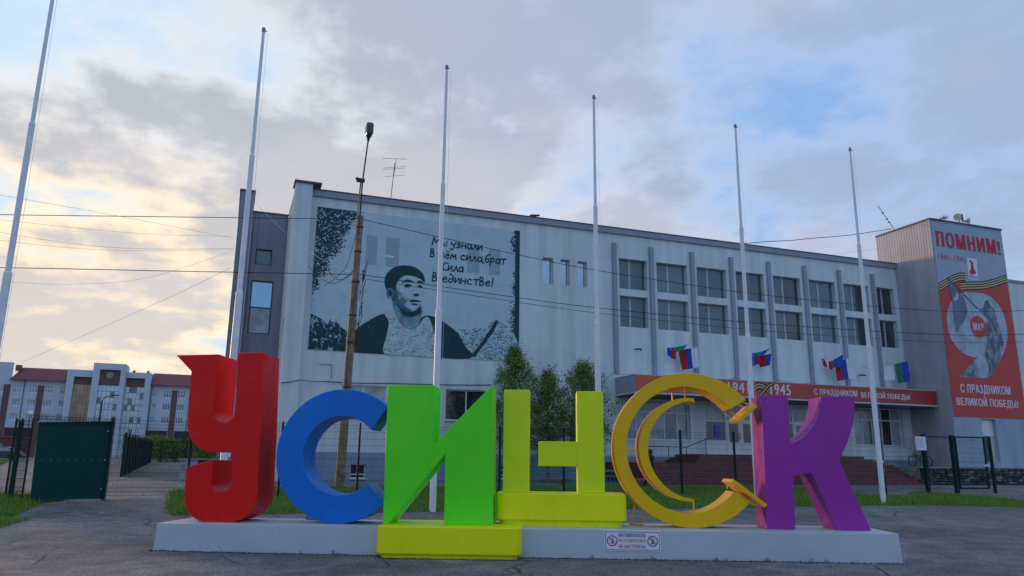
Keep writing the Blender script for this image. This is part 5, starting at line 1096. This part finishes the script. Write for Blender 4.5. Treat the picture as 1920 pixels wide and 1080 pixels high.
# ---------------------------------------------------------------- trees
def tree(name, label, x, y, h, r, n, z0f=.22, seed=1, leaf=.075, group='young trees against the wall', mleaf=None, narrow=1.):
    rt = random.Random(seed); g0 = G(y); t = thing(name, (x, y, g0), label, 'tree', group)
    tk = MB(); tk.tube([(x, y, g0 - .05), (x + .03, y, g0 + h * .3), (x - .02, y + .03, g0 + h * .65), (x + .02, y, g0 + h * .97)], [.075, .06, .035, .008], 8); tk.obj('trunk', M_BARK, t)
    br = MB(); tips = []
    def rad(f): return r * (max(0., math.sin(math.pi * min(1, (f * .92 + .08)) ** .8)) ** .75) * (1 if f < .6 else 1 - .35 * (f - .6) / .4)
    for i in range(64):
        f = (i + rt.random()) / 64; zb_ = g0 + h * (z0f + (1 - z0f) * f * .93); a = i * 2.4 + rt.uniform(-.4, .4); L_ = rad(f) * rt.uniform(.75, 1.12) + .1
        p0 = Vector((x, y, zb_ - L_ * .45)); p0.z = max(p0.z, g0 + h * .10); p2 = Vector((x + math.cos(a) * L_, y + math.sin(a) * L_, zb_ + L_ * .35)); p1 = p0.lerp(p2, .5) + Vector((0, 0, .06))
        br.tube([p0, p1, p2], [.016, .010, .003], 4); tips.append((p0, p1, p2, L_))
    br.obj('branches', M_BARK, t)
    lf_ = MB(); v, f_ = lf_.v, lf_.f
    cl = []
    for p0, p1, p2, L_ in tips:
        for _ in range(6):
            s_ = rt.uniform(.25, 1.1); q = p0.lerp(p2, s_) + Vector((rt.gauss(0, .10), rt.gauss(0, .10), rt.gauss(0, .13))); cl.append((q, rt.uniform(.08, .20)))
    for _ in range(n):
        q, cr_ = cl[rt.randrange(len(cl))]; c_ = q + Vector((rt.gauss(0, cr_), rt.gauss(0, cr_), rt.gauss(0, cr_)))
        s_ = leaf * rt.uniform(.55, 1.15); u_ = Vector((rt.gauss(0, 1), rt.gauss(0, 1), rt.gauss(0, 1))).normalized(); w_ = u_.cross(Vector((rt.gauss(0, 1), rt.gauss(0, 1), rt.gauss(0, 1)))).normalized()
        k_ = len(v); v += [tuple(c_ - u_ * s_ * .5), tuple(c_ + w_ * s_ * .35), tuple(c_ + u_ * s_ * .5), tuple(c_ - w_ * s_ * .35)]; f_.append((k_, k_ + 1, k_ + 2, k_ + 3))
    me = bpy.data.meshes.new('crown'); me.from_pydata(v, [], f_); me.materials.append(mleaf or M_LEAF)
    o = link(bpy.data.objects.new('crown', me)); o.parent = t
    for vv in me.vertices: vv.co -= Vector((x, y, g0))
    return t
tree('birch_tree', 'tallest young birch, touching the lower right corner of the mural', 12.45, 33.0, 6.35, 1.12, 20000, seed=4, leaf=.085)
tree('birch_tree', 'slim lower birch in the middle of the three', 14.2, 33.2, 5.4, .76, 15000, seed=9, leaf=.085)
tree('birch_tree', 'broad bushy birch just left of the entrance canopy', 15.95, 33.0, 5.85, 1.25, 22000, seed=15, leaf=.085)
def hedge(label, x0, x1, y0, y1, h, n, seed, leaf=.28):
    rt = random.Random(seed); g0 = G((y0 + y1) / 2); t = thing('hedge', ((x0 + x1) / 2, (y0 + y1) / 2, g0), label, 'hedge'); lf_ = MB(); v, f_ = lf_.v, lf_.f; o0 = Vector(((x0 + x1) / 2, (y0 + y1) / 2, g0))
    st_ = MB()
    for i in range(int((x1 - x0) / .8)): xx = x0 + .8 * i + rt.random() * .5; st_.tube([(xx, (y0 + y1) / 2, g0), (xx + rt.gauss(0, .3), (y0 + y1) / 2, g0 + h * .8)], [.05, .01], 4)
    st_.obj('stems', M_BARK, t)
    for _ in range(n):
        x = rt.uniform(x0, x1); y = rt.uniform(y0, y1); top = h * (.78 + .35 * mnoise.noise(Vector((x * .35, y * .3, seed))) + .1 * mnoise.noise(Vector((x * 1.7, 0, seed)))); z = g0 + top * (rt.random() ** .7) + rt.gauss(0, .05)
        c_ = Vector((x, y, z)) - o0; s_ = leaf * rt.uniform(.5, 1.2); u_ = Vector((rt.gauss(0, 1), rt.gauss(0, 1), rt.gauss(0, 1))).normalized(); w_ = u_.cross(Vector((rt.gauss(0, 1), rt.gauss(0, 1), rt.gauss(0, 1)))).normalized()
        k_ = len(v); v += [tuple(c_ - u_ * s_ * .5), tuple(c_ + w_ * s_ * .4), tuple(c_ + u_ * s_ * .5), tuple(c_ - w_ * s_ * .4)]; f_.append((k_, k_ + 1, k_ + 2, k_ + 3))
    me = bpy.data.meshes.new('foliage'); me.from_pydata(v, [], f_); me.materials.append(M_LEAFD); o = link(bpy.data.objects.new('foliage', me)); o.parent = t
hedge('tall green hedge behind the far gate of the left path', -9.5, 1.5, 86, 90, 3.3, 15000, 2, .17)
hedge('brighter bush rising behind the low block', -2.6, 1.0, 78, 81, 4.3, 5000, 6, .17)

# ---------------------------------------------------------------- far left school building
FB = 150.
fb = thing('far_school_building', (-20, FB, 1.4), 'far four storey pale building with dark red roofs and tall glazed portals', 'building')
def farwall(x0, x1, z1, m=M_FARW, y=FB, name='wall', holes=()): return wall_holes(x0, x1, 1.0, z1, y, .35, list(holes), m, name, fb)
hl, wl_ = [], []
def fw(x0, x1, rows=((12.05, 13.25), (9.78, 10.92), (7.45, 8.58)), wide=False):
    for z0, z1 in rows: wl_.append((x0, x1, z0, z1))
for a, b_ in ((-45, -43.6), (-41.6, -40.4), (-38.9, -37.8), (-36.4, -35.15), (-34.0, -32.8), (-31.75, -30.5), (-29.45, -28.15), (-27.05, -26.25 - .0)): fw(a, b_)
for a, b_ in ((-12.65, -11.8), (-10.8, -9.5), (-8.45, -7.15), (-5.9, -4.7), (-3.4, -2.1), (0, 1.2)): fw(a, b_)
farwall(-50, -34.45, 17.08, holes=[h for h in wl_ if h[1] < -34.5]); farwall(-34.447, -26.15, 14.2, holes=[h for h in wl_ if -34.4 < h[0] and h[1] < -26.1]); farwall(-12.98, 6, 14.2, holes=[h for h in wl_ if h[0] > -13])
for a, b_, z0, z1 in wl_:
    window(a, b_, z0, z1, FB + .15, [(a * .66 + b_ * .34), (a * .34 + b_ * .66)] if b_ - a > 1 else [(a + b_) / 2], [z1 - .4] if z0 > 12 else [], fb, M_FRAME, M_GLASS if int(a * 7) % 2 else M_GLASSC, .11, depth=.12, sill=False)
MB().box(-50, 6, FB + .4, FB + 14, 1, 14.0).obj('rear_block', M_FARW, fb)
for x in (-40.0, -37.3, -34.95, -29.98, -8.95, -4.1, .6): MB().box(x - .48, x + .48, FB - .06, FB - .003, 1, 13.36).obj('brown_strip', M_FARB, fb)
for x0, x1 in ((-12.97, -9.5), (-8.4, 6), (-34.4, -30.5)): MB().box(x0, x1, FB - .05, FB - .004, 1.0, 6.2).obj('dark_base_panel', mat('dark_base_panel', (.06, .035, .04), .8), fb)
def roof(x0, x1):
    b = MB(); b.add([(x0 - .2, FB - .6, 14.25), (x1 + .1, FB - .6, 14.25), (x1, FB + 1.6, 16.45), (x0 + (1.0 if x0 < -30 else 0), FB + 1.6, 16.45), (x0 - .2, FB - .6, 14.1), (x1 + .1, FB - .6, 14.1), (x1, FB + 6, 16.5), (x0, FB + 6, 16.5)], [(0, 1, 2, 3), (4, 5, 1, 0), (3, 2, 6, 7), (0, 3, 7, 4), (1, 5, 6, 2)]); b.obj('red_roof', M_REDROOF, fb)
    MB().box(x0 - .3, x1 + .1, FB - .75, FB - .61, 14.08, 14.22).obj('gutter', M_DARKTRIM, fb)
    MB().box(x0, x1, FB + 1.0, FB + 1.05, 15.6, 15.66).obj('snow_guard', M_DARKTRIM, fb)
roof(-34.4, -26.2); roof(-12.9, 6)
MB().box(-34.3, -33.5, FB + .5, FB + 1.5, 15.8, 16.75).obj('chimney', M_FARB, fb); MB().box(-16.3, -15.9, FB + 1, FB + 1.5, 16.2, 16.75).obj('chimney', M_FARB, fb); MB().box(-14.0, -13.6, FB + 1, FB + 1.5, 16.2, 16.75).obj('chimney', M_FARB, fb)
MB().box(-12.8, -12.7, FB - .12, FB - .02, 5.5, 14.1).obj('downpipe', M_DARKTRIM, fb); MB().box(-6.5, -6.4, FB - .12, FB - .02, 5.5, 14.1).obj('downpipe', M_DARKTRIM, fb); MB().box(-32.5, -32.4, FB - .12, FB - .02, 7, 14.1).obj('downpipe', M_DARKTRIM, fb)
def portal(x0, x1, zt, gx0, gx1, gzt, zb_, gm, y, bm=M_FARB):
    wall_holes(x0, x1, 1.0, zt, y, .8, [(gx0, gx1, 1.02, gzt)], M_FARW, 'portal_frame', fb)
    MB().box(x0, x1, y + .82, y + 5, 1, zt - .01).obj('portal_block', M_FARW, fb)
    MB().box(gx0, gx1, y + .5, y + .6, zb_, gzt).obj('brown_head_panel', bm, fb)
    nx = max(3, round((gx1 - gx0) / .62)); cw = (gx1 - gx0) / nx; nz = 12; ch = (zb_ - 1.05) / nz
    rp = random.Random(int(x0 * 10)); gb = MB()
    for i in range(nx):
        for j in range(nz):
            pm = gm if rp.random() > .09 else M_GLASS
            MB().box(gx0 + i * cw + .03, gx0 + (i + 1) * cw - .03, y + .5, y + .56, 1.05 + j * ch + .04, 1.05 + (j + 1) * ch - .04).obj('pane', pm, fb)
    MB().box(gx0, gx1, y + .57, y + .6, 1.0, zb_ - .01).obj('curtain_wall_frame', M_TRIM, fb)
portal(-26.15, -22.16, 16.25, -25.1, -22.3, 15.05, 13.8, M_OCHRE_REFL, FB - 1.0)
portal(-22.15, -17.06, 17.48, -21.1, -17.85, 16.38, 13.7, M_PGLASS, FB - 2.0)
portal(-17.05, -12.99, 16.2, -16.95, -13.95, 15.2, 13.68, M_PGLASS, FB - 1.0)
MB().prism(arc(-19.55, 15.48, .58, 0, 360, 24)[:-1], XZ, FB - 1.6, FB - 1.52).obj('round_emblem', mat('grey_green_disc', (.20, .27, .26), .5), fb)
# small red brown block further left
rb = thing('low_red_building', (-27, 118, 1.3), 'low red brown building at the left edge below the far school', 'building')
MB().box(-40, -25.6, 118, 126, 1.0, 3.9).obj('wall', mat('red_brown_render', (.16, .045, .045), .8), rb); MB().box(-40.2, -25.4, 117.9, 126.1, 3.903, 4.15).obj('roof_edge', M_REDROOF, rb); MB().box(-30, -27.0, 117.9, 117.99, 1.9, 3.2).obj('shutter', mat('grey_shutter', (.22, .23, .27), .7), rb)
# parked car far left
cr_ = thing('parked_car', (-21.6, 95, 1.15), 'small dark parked car at the far left edge beyond the green gate', 'car')
MB().prism(sm_([(-23.6, 1.45), (-23.5, 1.9), (-22.8, 2.05), (-22.2, 2.5), (-21.2, 2.52), (-20.6, 2.05), (-20.1, 1.95), (-20.0, 1.45)], 4), XZ, 95, 96.7).obj('body', mat('dark_car_paint', (.015, .02, .035), .3, coat=.5), cr_, bevel=.05)
MB().prism([(-22.6, 2.08), (-22.15, 2.44), (-21.25, 2.46), (-20.85, 2.08)], XZ, 94.98, 94.995).obj('side_window', M_GLASSC, cr_)
for x in (-22.9, -20.8): MB().prism(arc(x, 1.45, .32, 0, 360, 20)[:-1], XZ, 94.95, 95.15).obj('wheel', M_BLACK, cr_)
sl = thing('street_lamp', (-15, 110, 1.2), 'thin dark street lamp standing before the glazed portals', 'street lamp')
MB().tube([(-15.0, 110, 1.2), (-15.0, 110, 8.5)], [.16, .1], 8).obj('pole', M_DARK, sl); MB().tube([(-15.0, 110, 8.5), (-14.7, 110, 9.1), (-13.6, 110, 9.35)], .06, 6).obj('arm', M_DARK, sl); MB().box(-13.8, -13.1, 109.9, 110.1, 9.28, 9.42).obj('lamp_head', M_DARK, sl)
bl = thing('ball_lamp', (-28, 105, 1.2), 'small white globe lamp just above the sheet gate', 'street lamp')
P_ = W(57, 775, 105); MB().tube([(P_[0], 105, 1.2), (P_[0], 105, P_[2] - .2)], .05, 6).obj('pole', M_DARK, bl); MB().lathe([(.05, -.3), (.28, -.12), (.3, .05), (.18, .26), (.02, .32)], P_, 12).obj('globe', M_WPOLE, bl)
